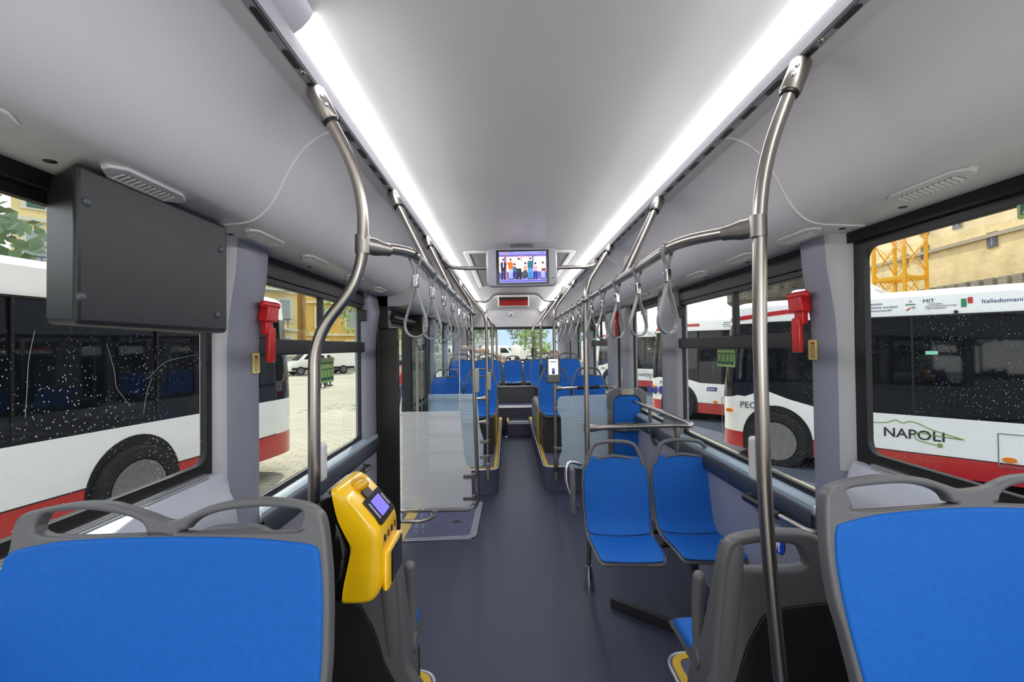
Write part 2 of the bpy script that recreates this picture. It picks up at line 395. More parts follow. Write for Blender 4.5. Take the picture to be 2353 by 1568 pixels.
def side_box(b, s, x0, x1, y0, y1, z0, z1): b.box(min(s * x0, s * x1), max(s * x0, s * x1), y0, y1, z0, z1)
for s, nm in ((-1, 'left'), (1, 'right')):
    b = MB()
    if s < 0:
        side_box(b, s, HW + .004, 1.26, 1.72, 3.70, 0, .86); side_box(b, s, HW + .004, 1.26, 4.9, Y1, 0, .86)
    else:
        side_box(b, s, HW + .004, 1.26, 1.72, Y1, 0, .86)
    side_box(b, s, 1.17, 1.26, Y0, 1.74, 0, 1.05)
    # roof side so that no light leaks over the windows
    side_box(b, s, 1.235, 1.28, Y0, Y1, 2.0, 2.56)
    ob = struct(b.build('wall_' + nm, WALLG, bevel=.004))
    # sill under the tall windows: pale sloping ledge above a dark strip
    segs = ((1.95, 3.70), (4.95, Y1)) if s < 0 else ((1.93, Y1),)
    for (a, c) in segs:
        l = MB(); l.grid([[(s * 1.232, y, .925), (s * 1.188, y, .918), (s * 1.172, y, .905), (s * 1.170, y, .885)] for y in (a, c)])
        l.build('sill_ledge', mat('blue_grey_ledge', (150, 166, 178), .4), ob)
        l = MB(); l.grid([[(s * 1.171, y, .888), (s * 1.160, y, .872), (s * 1.158, y, .80), (s * 1.166, y, .785), (s * 1.182, y, .782)] for y in (a, c)])
        l.build('dark_sill_strip', SILLD, ob)
    # pale shelf under the front windows
    l = MB(); pf = [(1.236, 1.148), (1.19, 1.142), (1.165, 1.128), (1.125, 1.10), (1.10, 1.06), (1.09, .98), (1.09, .1)]
    l.grid([[(s * x, y, z) for x, z in pf] for y in (Y0, .5, 1.2, 1.55)])
    l.grid([[(s * (x if t < 1 else 1.17 + (x - 1.09) * .3), 1.55 + .19 * t, z) for x, z in pf] for t in (0, .5, 1)])
    l.build('window_shelf', LEDGE, ob, smooth=30)
    l = MB(); side_box(l, s, 1.205, 1.236, Y0, 1.66, 1.146, 1.156); side_box(l, s, 1.19, 1.197, Y0, 1.64, 1.139, 1.146)
    l.build('shelf_rail', ALU, ob)

# pillars between the windows, curving inwards at the top
tn = [2]
def pillar(s, ya, yb, z0, mtl=WALLG, lean=.045, xin=HW, xout=1.26, reveal=None):
    tn[0] += 1
    zs = [(z0, 0), (1.6, 0), (1.70, .006), (1.80, .02), (1.90, .036), (2.04, lean)]
    b = MB(); rows = []
    for z, d in zs:
        x = xin - d
        rows.append([(s * xout, ya - .004, z), (s * (x + .05), ya - .004, z), (s * (x + .012), ya, z), (s * x, ya + .016, z), (s * x, yb - .016, z), (s * (x + .012), yb, z), (s * xout, yb + .004, z)])
    b.grid(rows)
    o = struct(b.build('trim_%d' % tn[0], mtl, smooth=50))
    if reveal:
        b = MB(); rows = []
        for z, d in zs:
            if z < reveal[1]: z = reveal[1]
            x = xin - d
            rows.append([(s * xout, reveal[0] - .004, z), (s * (xin + .052), reveal[0], z), (s * (x + .02), ya - .012, z), (s * (x + .006), ya + .006, z), (s * (x + .0), ya + .02, z)])
        b.grid(rows); b.build('lit_tone_reveal', WALLL, o, smooth=50)  # window light on the reveal is painted as a lighter grey
    return o
pillar(-1, 1.725, 1.967, .0, reveal=(1.700, 1.10)); pillar(1, 1.775, 1.945, .0, reveal=(1.735, 1.10))
pillar(-1, 3.43, 3.695, .8, lean=.01)
for a, c in ((3.475, 3.787), (4.83, 5.12), (5.5, 5.85), (7.07, 7.45), (8.65, 9.2)): pillar(1, a, c, .8, mat('warm_grey_pillar', (150, 150, 158), .45), lean=.02, xin=1.165)
for a, c in ((4.92, 5.12), (6.45, 6.65), (7.9, 8.1), (9.4, 10.1)): pillar(-1, a, c, .8, lean=.02)
pillar(1, 9.75, 10.1, .8, lean=.02)

# windows
wn = [0]
def window(s, ya, yb, z0, z1, slide=None, pane=PANE, fw=.038, gx=1.232, rad=.05):
    wn[0] += 1
    w = struct(thing('window_%d' % wn[0], None, None, (s * gx, (ya + yb) / 2, z0)))
    W, H = yb - ya, z1 - z0; cy_, cz = (ya + yb) / 2, (z0 + z1) / 2
    O = (s * gx, cy_, cz); U = (0, 1, 0); V = (0, 0, 1)
    outer = rrect(W + .05, H + .06, .01, 2); inner = rrect(W - fw, H - fw, rad, 6)
    plate('window_frame', [outer, inner], O, U, V, .012, FRAMEB, w, .002, 1)
    if slide:
        zb0, zb1, yd = slide
        b = MB(); side_box(b, s, gx - .04, gx + .01, ya - .01, yb + .01, zb0, zb1); b.build('middle_rail', FRAMEB, w, bevel=.006)
        b = MB(); side_box(b, s, gx - .022, gx + .008, yd - .018, yd + .018, zb1, z1); b.build('divider', FRAMEB, w, bevel=.004)
        b = MB(); side_box(b, s, gx - .03, gx + .008, ya, yb, z1 - .03, z1 + .03); b.build('top_track', FRAMEB, w, bevel=.004)
        b = MB(); side_box(b, s, gx - .06, gx - .01, yb - .05, yb + .02, zb1 + .16, zb1 + .24); b.build('latch', BLACK, w, bevel=.004)
    b = MB(); x = s * (gx + .004); b.poly([(x, ya, z0), (x, yb, z0), (x, yb, z1), (x, ya, z1)]); b.build('pane', pane, w, smooth=0)
    return w
W1L = window(-1, -.65, 1.705, 1.16, 1.985, pane=PANED, fw=.06)
W2L = window(-1, 1.97, 3.44, .93, 1.93, (1.575, 1.65, 2.70))
W1R = window(1, -.65, 1.72, 1.16, 1.985, pane=PANEDS, fw=.06)
W2R = window(1, 1.93, 3.48, .93, 1.93, (1.575, 1.65, 2.66), pane=PANEDS)
for a, c, sl in ((3.787, 4.84, None), (5.12, 5.5, None), (5.85, 7.07, (1.6, 1.68, 6.5)), (7.45, 8.65, None), (9.2, 9.75, None)): window(1, a, c, .93, 1.97, sl)
for a, c in ((5.12, 6.45), (6.65, 7.9), (8.1, 9.4)): window(-1, a, c, .93, 1.97)
b = MB()
for pts in ([(245, 790), (262, 850), (268, 890), (285, 915), (300, 935)], [(80, 760), (66, 830), (62, 900), (58, 960)], [(335, 870), (345, 866), (372, 838), (400, 826), (455, 815)], [(350, 868), (338, 900), (330, 950)]):
    b.tube(catmull([aX(px, py, -1.231) for px, py in pts], 5), .0006, 5)
b.build('water_trail', mat('dried_water', (150, 160, 166), .7), W1L)
# black band above each side window row
for s in (-1, 1):
    tn[0] += 1; b = MB(); side_box(b, s, 1.20, 1.24, Y0, Y1, 1.985, 2.028); struct(b.build('trim_%d' % tn[0], FRAMEB, bevel=.003))
    tn[0] += 1; b = MB(); side_box(b, s, 1.19, 1.24, 1.95 if s < 0 else 1.93, 3.45, 1.93, 1.995); struct(b.build('trim_%d' % tn[0], FRAMEB, bevel=.003))
# rear window
wn[0] += 1
w = struct(thing('window_%d' % wn[0], None, None, (0, 10.11, 1.2)))
plate('window_frame', [rrect(2.12, .86, .02, 2), rrect(2.0, .74, .06, 5)], (0, 10.09, 1.62), (1, 0, 0), (0, 0, 1), .012, FRAMEB, w)
b = MB(); b.poly([(-1.02, 10.11, 1.23), (1.02, 10.11, 1.23), (1.02, 10.11, 2.02), (-1.02, 10.11, 2.02)]); b.build('pane', PANE, w, smooth=0)

# door bay: two folded leaves, header box, drive beam
d = struct(thing('door_1', None, None, (-1.12, 3.72, .1)))
b = MB(); b.box(-1.235, -1.005, 3.700, 3.745, .13, 1.765); b.build('door_leaf', DOORB, d, bevel=.012, seg=3)
b = MB(); b.box(-1.235, -1.085, 3.700, 3.79, 1.765, 2.03); b.box(-1.24, -1.16, 3.69, 3.74, 0, 1.77); b.build('door_post', DOORB, d, bevel=.004)
b = MB()
for z in (1.66, 1.3, .9): b.lathe((-1.10, 3.699, z), (0, -1, 0), [(.008, 0), (.006, .004)], 10)
b.build('door_screw', BLACK, d)
d = struct(thing('door_2', None, None, (-1.1, 4.88, .1)))
plate('door_leaf', [rrect(.27, 1.68, .02, 2), rrect(.13, 1.40, .03, 3, .03, .05)], (-1.11, 4.87, .96), (1, 0, 0), (0, 0, 1), .02, DOORB, d, .004)
b = MB(); b.box(-1.16, -.99, 4.868, 4.872, .2, 1.75); b.build('pane', glass('smoked_glass', (.35, .37, .36), 1.45), d, smooth=0)
b = MB(); b.tube([(-1.075, 4.82, .5), (-1.075, 4.82, 1.62)], .016, 12); b.build('door_handle', mat('beige_grip', (176, 160, 148), .4), d)
b = MB(); b.tube([(-1.03, 4.835, .2), (-1.03, 4.835, 1.74)], .009, 8); b.build('door_rod', STEELD, d)
tn[0] += 1
b = MB(); b.grid([[(-.84, y, 2.20), (-.86, y, 2.06), (-.88, y, 1.99), (-.93, y, 1.955), (-1.0, y, 1.945), (-1.2, y, 1.94)] for y in (3.70, 4.95)])
b.poly([(-.84, 3.70, 2.20), (-.86, 3.70, 2.06), (-.88, 3.70, 1.99), (-.93, 3.70, 1.955), (-1.0, 3.70, 1.945), (-1.2, 3.70, 1.94), (-1.2, 3.70, 2.2)])
o = struct(b.build('trim_%d' % tn[0], WALLL, smooth=50))
tn[0] += 1
b = MB(); b.box(-1.25, -1.13, 3.72, 4.92, 1.80, 1.945); b.tube([(-1.08, 3.8, 1.86), (-1.08, 4.85, 1.86)], .03, 10); b.box(-1.11, -1.0, 4.72, 4.9, 1.78, 1.94)
struct(b.build('trim_%d' % tn[0], FRAMEB, bevel=.004))
st = plate('door_sticker', [rrect(.13, .05, .015, 4)], (-1.0, 3.95, 1.943), (0, 1, 0), (1, 0, 0), .0008, YELT)
tag(st, 'yellow sticker under the pale header box above the open door', 'sticker')

# raised platforms (seat podiums), with yellow nosing strips
def podium(name, s, xin, ya, yb, h, m=RISER, rad=.10, endfront=False):
    """podium from the wall to |x| = xin; the rounded aisle corner is at yb (or at ya when endfront)"""
    xw = 1.18
    if endfront: pts = [(xw, ya), (xin, ya), (xin, yb), (xw, yb)]; rr = [.001, rad, .001, .001]
    else: pts = [(xw, yb), (xin, yb), (xin, ya), (xw, ya)]; rr = [.001, rad, .001, .001]
    lp = fillet([(s * x, y, 0) for x, y in pts], rr, 8, True)
    b = MB(); n = len(lp)
    b.add([(p.x, p.y, .0) for p in lp] + [(p.x, p.y, h) for p in lp], [tuple(range(n, 2 * n))] + [(i, (i + 1) % n, n + (i + 1) % n, n + i) for i in range(n)])
    o = struct(b.build(name, m, bevel=.008))
    c0 = pts[1]; e = .028
    if endfront: path = [(xw, ya + e), (xin + e, ya + e), (xin + e, yb)]
    else: path = [(xw, yb - e), (xin + e, yb - e), (xin + e, ya)]
    path = fillet([(s * x, y, h) for x, y in path], rad * .8, 8)
    ribbon(r := MB(), path, .036, t=.0035); r.build('yellow_strip', YELT, o, smooth=0)
    if endfront: path = [(xw, ya - .001), (xin - .001, ya - .001), (xin - .001, yb)]
    else: path = [(xw, yb + .001), (xin - .001, yb + .001), (xin - .001, ya)]
    path = fillet([(s * x, y, h - .006) for x, y in path], rad * 1.03, 8)
    r = MB(); r.tube(path, .0085, 8); r.build('metal_nosing', ALU, o)
    return o
podium('platform_front_left', -1, .455, -.6, 2.075, .15)
podium('platform_front_right', 1, .60, -.6, 2.16, .15)
podium('platform_rear_left', -1, .24, 4.965, 8.68, .275, endfront=True)
podium('platform_rear_right', 1, .272, 5.04, 8.68, .275, endfront=True)
# wheel housings that carry the rear rows
for s, nm in ((-1, 'left'), (1, 'right')):
    b = MB(); pr = [(.275, .28), (.72, .28), (.775, .34), (.78, .6), (.78, 1.18)]
    b.grid([[(s * x, y, z) for z, x in [(.0, .275)] + [(p[0], p[1]) for p in pr]] for y in (6.2, 7.7)])
    b.poly([(s * x, 6.2, z) for z, x in [(.0, .275)] + pr] + [(s * 1.18, 6.2, 0)])
    o = struct(b.build('wheel_housing_' + nm, mat('grey_housing', (112, 114, 116), .35), smooth=50))
    r = MB(); r.tube([(s * .29, 6.195, .28), (s * .288, 6.195, .60), (s * .30, 6.195, .74)], .016, 8); r.build('yellow_strip', YELT, o)
# rear steps
b = MB(); b.box(-.14, .272, 8.12, 8.70, 0, .23); o = struct(b.build('step_lower', RISER, bevel=.012))
r = MB(); r.box(-.14, .272, 8.113, 8.16, .226, .236); r.build('nosing', ALU, o)
r = MB(); r.box(-.145, -.115, 8.11, 8.70, .225, .262); r.build('yellow_edge', YELT, o)
b = MB(); b.box(-1.18, 1.18, 8.68, Y1 - .04, 0, .447); o = struct(b.build('step_upper', RISER, bevel=.006))
r = MB(); r.box(-.24, .27, 8.672, 8.73, .440, .452); r.build('nosing', ALU, o)
b = MB(); b.box(-1.18, 1.18, 9.42, Y1 - .04, .447, .79); o = struct(b.build('rear_bench_base', mat('dark_grey_riser', (84, 84, 86), .5, 0, .12, 50), bevel=.01))
r = MB(); r.box(-1.17, 1.17, 9.412, 9.45, .775, .796); r.build('nosing', ALU, o)

# ramp plate in the doorway
rp = thing('ramp_plate', 'blue grey fold-out ramp plate in the floor by the open door, pale edging', 'ramp', (-.75, 4.25, 0))
b = MB(); b.box(-1.0, -.44, 3.80, 4.70, .0, .004); b.build('plate', mat('ramp_vinyl', (96, 98, 124), .45, 0, .14, 220, bump=.1, bscale=500), rp)
path = fillet([(-1.0, 3.81, .004), (-.43, 3.86, .004), (-.42, 4.72, .004), (-1.0, 4.72, .004)], .05, 6)
r = MB(); ribbon(r, path, .055, t=.004); r.build('edging_strip', mat('pale_edging', (186, 188, 200), .35, .3, .05, 60), rp, smooth=0)
r = MB()
for k in (-.016, 0, .016): ribbon(r, [p + Vector((k * .9, k * .4, .004)) for p in path], .004, t=.001)
r.build('groove', mat('edging_groove', (120, 122, 134), .5), rp, smooth=0)
plate('pull_ring', [rrect(.10, .055, .015, 4)], (-.60, 4.20, .005), (1, .05, 0), (0, 1, 0), .0015, STEELD, rp)
b = MB(); b.tube(catmull([(-.60 + .03 * math.cos(a), 4.20 + .018 * math.sin(a), .008) for a in [k * PI / 5 for k in range(10)]], 2, True), .0035, 6, closed=True); b.box(-.605, -.595, 4.185, 4.215, .006, .010); b.build('ring', mat('dark_ring', (60, 60, 66), .4), rp)
tn[0] += 1
r = MB(); ribbon(r, [(-1.055, 3.78, 0), (-1.055, 4.86, 0)], .10, t=.005); ribbon(r, [(-1.03, 3.33, 0), (-1.03, 3.70, 0)], .10, t=.004)
struct(r.build('trim_%d' % tn[0], mat('yellow_door_edge', (196, 170, 96), .6, 0, .08, 80), smooth=0))

# ceiling lights: two continuous diffusers
for s, nm in ((-1, 'left'), (1, 'right')):
    l = thing('ceiling_light', 'long white light strip along the %s edge of the ceiling' % nm, 'light', (s * .61, 4, 2.41), 'light strips along the ceiling')
    ya = 1.12 if s < 0 else -.68
    pr = [(.588, 2.436), (.598, 2.418), (.618, 2.395), (.638, 2.381)]
    b = MB(); b.grid([[(s * x, y, z) for x, z in pr] for y in (ya, 3, 6, 9.87)]); b.build('diffuser', LEDM, l, smooth=60)
    b = MB(); b.tube([(s * .642, Y0, 2.378), (s * .642, 9.87, 2.378)], .004, 6); b.tube([(s * .587, Y0, 2.440), (s * .587, 9.87, 2.440)], .004, 6); b.build('housing_edge', STEELD, l)
    b = MB(); b.box(s * .585 if s > 0 else -.645, .645 if s > 0 else -.585, 9.87, 9.885, 2.375, 2.44); b.build('end_cap', PANEL, l)
    if s < 0: b = MB(); b.grid([[(s * x, y, z) for x, z in pr] for y in (Y0, ya)]); b.build('unlit_cover', LEDOFF, l, smooth=60)
# ================================================================== SEATS
def seat_proto():
    """moulded bus seat facing -Y: grey shell with handle loop, blue back and seat pads; origin under the back, seat height .45"""
    t = thing('bus_seat', 'x', 'seat')
    W = .455
    prof = [(-.435, .405), (-.43, .43), (-.40, .443), (-.33, .445), (-.24, .437), (-.15, .430), (-.07, .432), (-.02, .452), (.008, .50), (.028, .57), (.048, .66), (.068, .75), (.084, .82), (.094, .865), (.098, .885)]
    wid = [.33, .375, .395, .405, .415, .422, .428, .433, .440, .448, .455, .452, .430, .375, .33]
    def surf(scale, i0, i1, off, nx=8, dish=.02, w2=None, endround=False):
        rows = []
        for i in range(i0, i1 + 1):
            y, z = prof[i]; a = prof[max(i - 1, 0)]; c = prof[min(i + 1, len(prof) - 1)]
            ty, tz = c[0] - a[0], c[1] - a[1]; L = math.hypot(ty, tz); ny, nz = -tz / L, ty / L   # towards the sitter
            w = wid[i] * scale - (.0 if w2 is None else w2)
            if endround and i in (i0, i1): w *= .80
            r = []
            for k in range(nx + 1):
                u = -1 + 2 * k / nx; d = off - dish * (1 - u * u)
                r.append((u * w / 2, y + ny * d, z + nz * d))
            rows.append(r)
        return rows
    b = MB(); b.grid(surf(1, 0, 14, 0)); b.build('seat_shell', SEATG, t, solid=.014, sub=1, bevel=0)
    b = MB(); b.grid(surf(1, 6, 14, .013, w2=.028)); b.build('back_pad', BLUE, t, solid=.010, sub=1)
    b = MB(); b.grid(surf(1, 1, 6, .013, w2=.028)); b.build('seat_pad', BLUE, t, solid=.010, sub=1)
    pts = fillet([(-.185, .080, .83), (-.165, .094, .90), (-.135, .104, .965), (-.06, .107, .982), (.06, .107, .982), (.135, .104, .965), (.165, .094, .90), (.185, .080, .83)], .05, 5)
    b = MB(); b.tube(pts, .0135, 10); b.build('handle', SEATG, t)
    b = MB(); b.tube([(-.19, .085, .80), (-.155, .094, .868), (0, .105, .888), (.155, .094, .868), (.19, .085, .80)], .012, 8); b.build('top_rail', SEATG, t)
    return t
SEAT = seat_proto(); SEAT_USED = [False]
def place_seat(x, y, z, label, group, rz=0.):
    if not SEAT_USED[0]:
        SEAT_USED[0] = True; SEAT.location = (x, y, z); SEAT.rotation_euler = (0, 0, rz); SEAT['label'] = label; SEAT['group'] = group; return SEAT
    return dup(SEAT, (x, y, z), rz, label, group)
# twin seats on the right, in the open low-floor area
place_seat(.575, 2.93, -.02, 'blue bus seat with handle loop, aisle side of the twin pair at the right', 'twin seats on the right', R(-3))
place_seat(1.03, 2.93, -.015, 'blue bus seat with handle loop, window side of the twin pair at the right', 'twin seats on the right', R(-3))
st = thing('seat_stand', 'grey steel stand with one chrome-footed post carrying the twin blue seats', 'stand', (.8, 2.9, 0))
b = MB(); b.tube([(.40, 3.03, .12), (.405, 3.0, .40)], .0145, 12); b.build('post', STEELD, st)
b = MB(); b.lathe((.40, 3.03, 0), (0, 0, 1), [(.038, 0), (.038, .03), (.035, .06), (.020, .145), (.0145, .145)], 16); b.build('foot', CHROME, st)
b = MB(); b.tube([(.42, 2.78, .385), (1.17, 2.78, .385)], .018, 8); b.tube([(.42, 2.98, .385), (1.17, 2.98, .385)], .018, 8); b.build('cross_tube', SEATK, st)
b = MB(); b.obox((.80, 2.55, .03), (.30, -.26, 0), (.012, .014, 0), (0, 0, .028)); b.obox((.94, 2.56, .20), (.018, 0, 0), (0, .02, 0), (0, .09, .19)); b.build('floor_bar', SEATK, st, bevel=.004)
# fold-up armrest on the aisle seat
ar = thing('aisle_grab_bar', 'chrome bent grab bar with grey armrest beside the aisle twin seat', 'grab bar', (.36, 3.0, .5))
b = MB(); b.tube(fillet([aY(1335, 1068, 3.05), aY(1303, 1058, 3.0), aY(1300, 1105, 2.98), aY(1318, 1160, 2.96), aY(1330, 1170, 3.0)], .06, 6), .012, 10); b.build('bar', CHROME, ar)
b = MB(); q = aY(1316, 1128, 2.94); b.obox(q, (.016, 0, 0), (0, .03, .0), (0, .01, .145)); b.build('armrest', SEATG, ar, bevel=.013, seg=3)

# rows on the platforms and the bench at the back
rows = []
for s, side in ((1, 'right'), (-1, 'left')):
    for k, (y, z, nm) in enumerate(((6.02, .325, 'front'), (8.0, .50, 'second'))):
        for j, x in enumerate((.50, .96)):
            xx = s * x + (.0 if s > 0 else .02)
            place_seat(xx, y, z, 'blue bus seat in the %s row on the %s rear platform, %s seat' % (nm, side, ('aisle', 'window')[j]), 'seats on the rear platforms')
            p = thing('seat_pedestal', 'dark box pedestal under the %s seat of the %s row, %s rear platform' % (('aisle', 'window')[j], nm, side), 'pedestal', (xx, y - .15, z), 'pedestals of the platform seats')
            zb = .275 if k == 0 else .447
            if s < 0 or True:
                b = MB(); b.box(xx - .17, xx + .17, y - .33, y + .02, zb, z + .40); b.build('pedestal_box', SEATK, p, bevel=.01)
for i, x in enumerate((-.874, -.437, 0.0, .437, .874)):
    sc_seat = place_seat(x, 9.98, .42, 'blue bus seat on the back bench under the rear window, %s of five' % ('leftmost', 'second from left', 'middle', 'second from right', 'rightmost')[i], 'back bench seats'); sc_seat.scale = (.94, 1, 1)

# ------------------------------------------------------------------ the two wide front seats (facing the camera)
def wide_front(side, outer, holes, pad, ytop, lean=.20):
    s = side
    n = Vector((0, -1, lean)).normalized(); p0 = Vector((0, ytop, 1.28))
    U = Vector((1, 0, 0)); V = n.cross(U) * -1
    V = Vector((0, lean, 1)).normalized()
    def to2(pts):
        out = []
        for px, py in pts:
            q = aP(px, py, p0, n) - p0; out.append((q.dot(U), q.dot(V)))
        return out
    return p0, U, V, to2
lab = ('grey framed blue wide seat with two hand loops, in the left front corner', 'grey framed blue wide seat with two hand loops, in the right front corner')
WF = []
# left
p0, U, V, to2 = wide_front(-1, 0, 0, 0, .93)
o = to2([(0, 1400), (18, 1330), (40, 1249), (49, 1202), (70, 1179), (108, 1167), (187, 1152), (257, 1153), (299, 1164), (346, 1179), (383, 1193), (407, 1195), (444, 1181), (491, 1160), (561, 1145), (622, 1143), (701, 1153), (734, 1170), (750, 1198), (760, 1277), (764, 1347), (764, 1450), (758, 1568)])
h1 = to2([(115, 1228), (108, 1186), (140, 1175), (210, 1170), (281, 1179), (327, 1193), (346, 1210), (346, 1224), (335, 1226)])
h2 = to2([(440, 1221), (437, 1214), (445, 1204), (468, 1188), (524, 1172), (608, 1163), (678, 1167), (701, 1174), (699, 1198), (690, 1214), (678, 1220)])
pd = to2([(0, 1420), (12, 1350), (28, 1296), (45, 1266), (94, 1251), (187, 1237), (374, 1230), (561, 1231), (678, 1240), (729, 1249), (743, 1268), (750, 1347), (750, 1450), (743, 1568)])
def close_bottom(lp, vb, inset):   # continue the outline below the picture and round it off
    a, z = lp[0], lp[-1]
    ua = a[0] + .02; uz = z[0] - .015
    return lp + [(uz, vb + .08), (uz - .06, vb), (ua + .06, vb), (ua, vb + .08)]
WF.append((0, p0, U, V, close_bottom(o, -.60, 0), [h1, h2], close_bottom(pd, -.58, 0)))
# right (measured half, mirrored about its middle)
p0, U, V, to2 = wide_front(1, 0, 0, 0, .95)
oh = to2([(1960, 1568), (1930, 1453), (1907, 1376), (1891, 1280), (1886, 1203), (1886, 1146), (1895, 1123), (1922, 1108), (1968, 1097), (2026, 1091), (2102, 1096), (2141, 1106), (2179, 1119), (2206, 1124)])
mid = oh[-1][0] + .014
mir = lambda lp: [(2 * mid - u, v) for u, v in reversed(lp)]
h1 = to2([(1964, 1172), (1949, 1161), (1940, 1140), (1937, 1124), (1987, 1115), (2064, 1110), (2129, 1119), (2160, 1134), (2174, 1152), (2172, 1158)])
ph = to2([(1972, 1568), (1945, 1472), (1922, 1376), (1907, 1290), (1904, 1234), (1907, 1212), (1918, 1200), (1987, 1182), (2064, 1172), (2206, 1163)])
WF.append((1, p0, U, V, close_bottom(oh + mir(oh)[1:], -.60, 0), [h1, mir(h1)], close_bottom(ph + mir(ph)[1:], -.58, 0)))
for i, p0, U, V, o, hs, pd in WF:
    cx_ = (min(q[0] for q in o) + max(q[0] for q in o)) / 2
    t = thing('wide_bus_seat', lab[i], 'seat', (p0.x + cx_, .75, .15), 'wide seats at the front')
    n = U.cross(V)
    sm = lambda lp: [(p.x, p.y) for p in catmull([(a, c, 0) for a, c in lp], 4, True)]
    plate('back_frame', [sm(o)] + [sm(h) for h in hs], p0, U, V, .017, SEATG, t, .007, 3)
    plate('back_pad', [sm(pd)], p0 + n * .010, U, V, .013, BLUE, t, .008, 3)
    x0, x1 = p0.x + cx_ - .29, p0.x + cx_ + .29
    b = MB(); b.box(x0, x1, .38, .84, .60, .645); b.build('seat_shell', SEATG, t, bevel=.02, seg=3)
    b = MB(); b.box(x0 + .02, x1 - .02, .39, .80, .646, .672); b.build('seat_pad', BLUE, t, bevel=.012, seg=3)
    b = MB(); b.box(x0 + .05, x1 - .05, .5, .98, .15, .60); b.build('pedestal', SEATK, t, bevel=.015)

# ------------------------------------------------------------------ rear-facing wide seats behind them (dark shells, armrests)
def rear_facing(s, xin, label, dy=0.):
    xo = s * 1.16; xi = s * xin; xm = (xo + xi) / 2
    t = thing('rear_facing_seat', label, 'seat', (xm, 1.45, .15), 'rear-facing seats back to back with the front seats')
    W = abs(xo - xi)
    # back shell outline in local u (0 at the aisle edge), v = height
    lp = [(.0, .46), (-.005, .60), (.0, .74), (.008, .90), (.018, 1.00), (.05, 1.045), (.16, 1.062), (.26, 1.058), (.30, 1.04), (W * .5, 1.02), (W - .30, 1.04), (W - .26, 1.058), (W - .16, 1.062), (W - .085, 1.045), (W - .055, 1.0), (W - .04, .90), (W, .60), (W, .46)]
    ho = [(.085, .952), (.066, .985), (.075, 1.020), (.15, 1.030), (.225, 1.020), (.252, .985), (.245, .952)]
    sm = lambda q, f=1: [(p.x, p.y) for p in catmull([(a, c, 0) for a, c in q], 4, True)]
    U = Vector((s, 0, 0)); V = Vector((0, -.10, 1)).normalized(); O = Vector((xi, 1.385, .46))
    sh = lambda q: [(a, c - .46) for a, c in q]
    ho2 = [(W - a, c) for a, c in reversed(ho)]
    plate('back_frame', [sm(sh(lp)), sm(sh(ho)), sm(sh(ho2))], O, U, V, .02, SEATG, t, .012, 3)
    # moulded side wing that widens downwards on the aisle side
    b = MB(); rws = []
    for z, y0, y1, dx in ((1.03, 1.315, 1.345, .022), (.95, 1.315, 1.37, .012), (.80, 1.33, 1.41, .004), (.65, 1.35, 1.47, -.003), (.52, 1.38, 1.56, -.006), (.42, 1.42, 1.60, .0)):
        rws.append([(xi + s * (dx + .06), y0 - .006, z), (xi + s * (dx + .025), y0 - .006, z), (xi + s * dx, y0 + .02, z), (xi + s * dx, y1, z), (xi + s * (dx + .05), y1 + .02, z)])
    b.grid(rws); b.build('side_wing', SEATG, t, solid=.008, sub=2)
    rec = [(.055, .44), (.068, .62), (.115, .77), (.20, .835), (W - .10, .855), (W - .05, .80), (W - .05, .44)]
    plate('recess_panel', [sm(sh(rec))], O + Vector((0, -.022, 0)), U, V, .006, mat('dark_recess', (26, 26, 27), .6), t, .003)
    pk = rrect(W * .42, .055, .01, 3, W * .68, .94)
    plate('grip_pocket', [sh(pk)], O + Vector((0, -.021, 0)), U, V, .003, SEATG, t, .002)
    b = MB(); x0, x1 = min(xi, xo) + .01, max(xi, xo) - .01
    b.grid([[(x, y, z) for x in (x0, (x0 + x1) / 2, x1)] for y, z in ((1.44, .53), (1.5, .505), (1.7, .505), (1.80, .512), (1.85, .49))]); b.build('seat_shell', SEATG, t, solid=.03, sub=1)
    b = MB(); b.grid([[(x, y, z) for x in (x0 + .008, (x0 + x1) / 2, x1 - .01)] for y, z in ((1.44, .545), (1.5, .520), (1.7, .520), (1.78, .526), (1.82, .515))]); b.build('seat_pad', BLUE, t, solid=.012, sub=1)
    b = MB(); b.box(x0 + .06, x1, 1.30, 1.66, .15, .50); b.build('pedestal', SEATK, t, bevel=.03)
    ax = xi + s * .012
    b = MB(); b.tube(fillet([(ax, 1.47, .58), (ax, 1.485, .64), (ax, 1.49, .75), (ax, 1.475, .85)], .04, 4), .020, 12); b.sphere((ax, 1.475, .85), .020, 12, 8)
    b.build('armrest', SEATG, t)
    b = MB(); b.cyl((xi - s * .012, 1.47, .60), (xi + s * .045, 1.47, .60), .030, 16); b.build('armrest_pivot', SEATG, t)
    t.location.y += dy; return t
rear_facing(1, .478, 'dark grey backed rear-facing seat with armrest, behind the right front seat')
rear_facing(-1, .452, 'dark grey backed rear-facing seat with armrest, below the yellow ticket machine', .10)

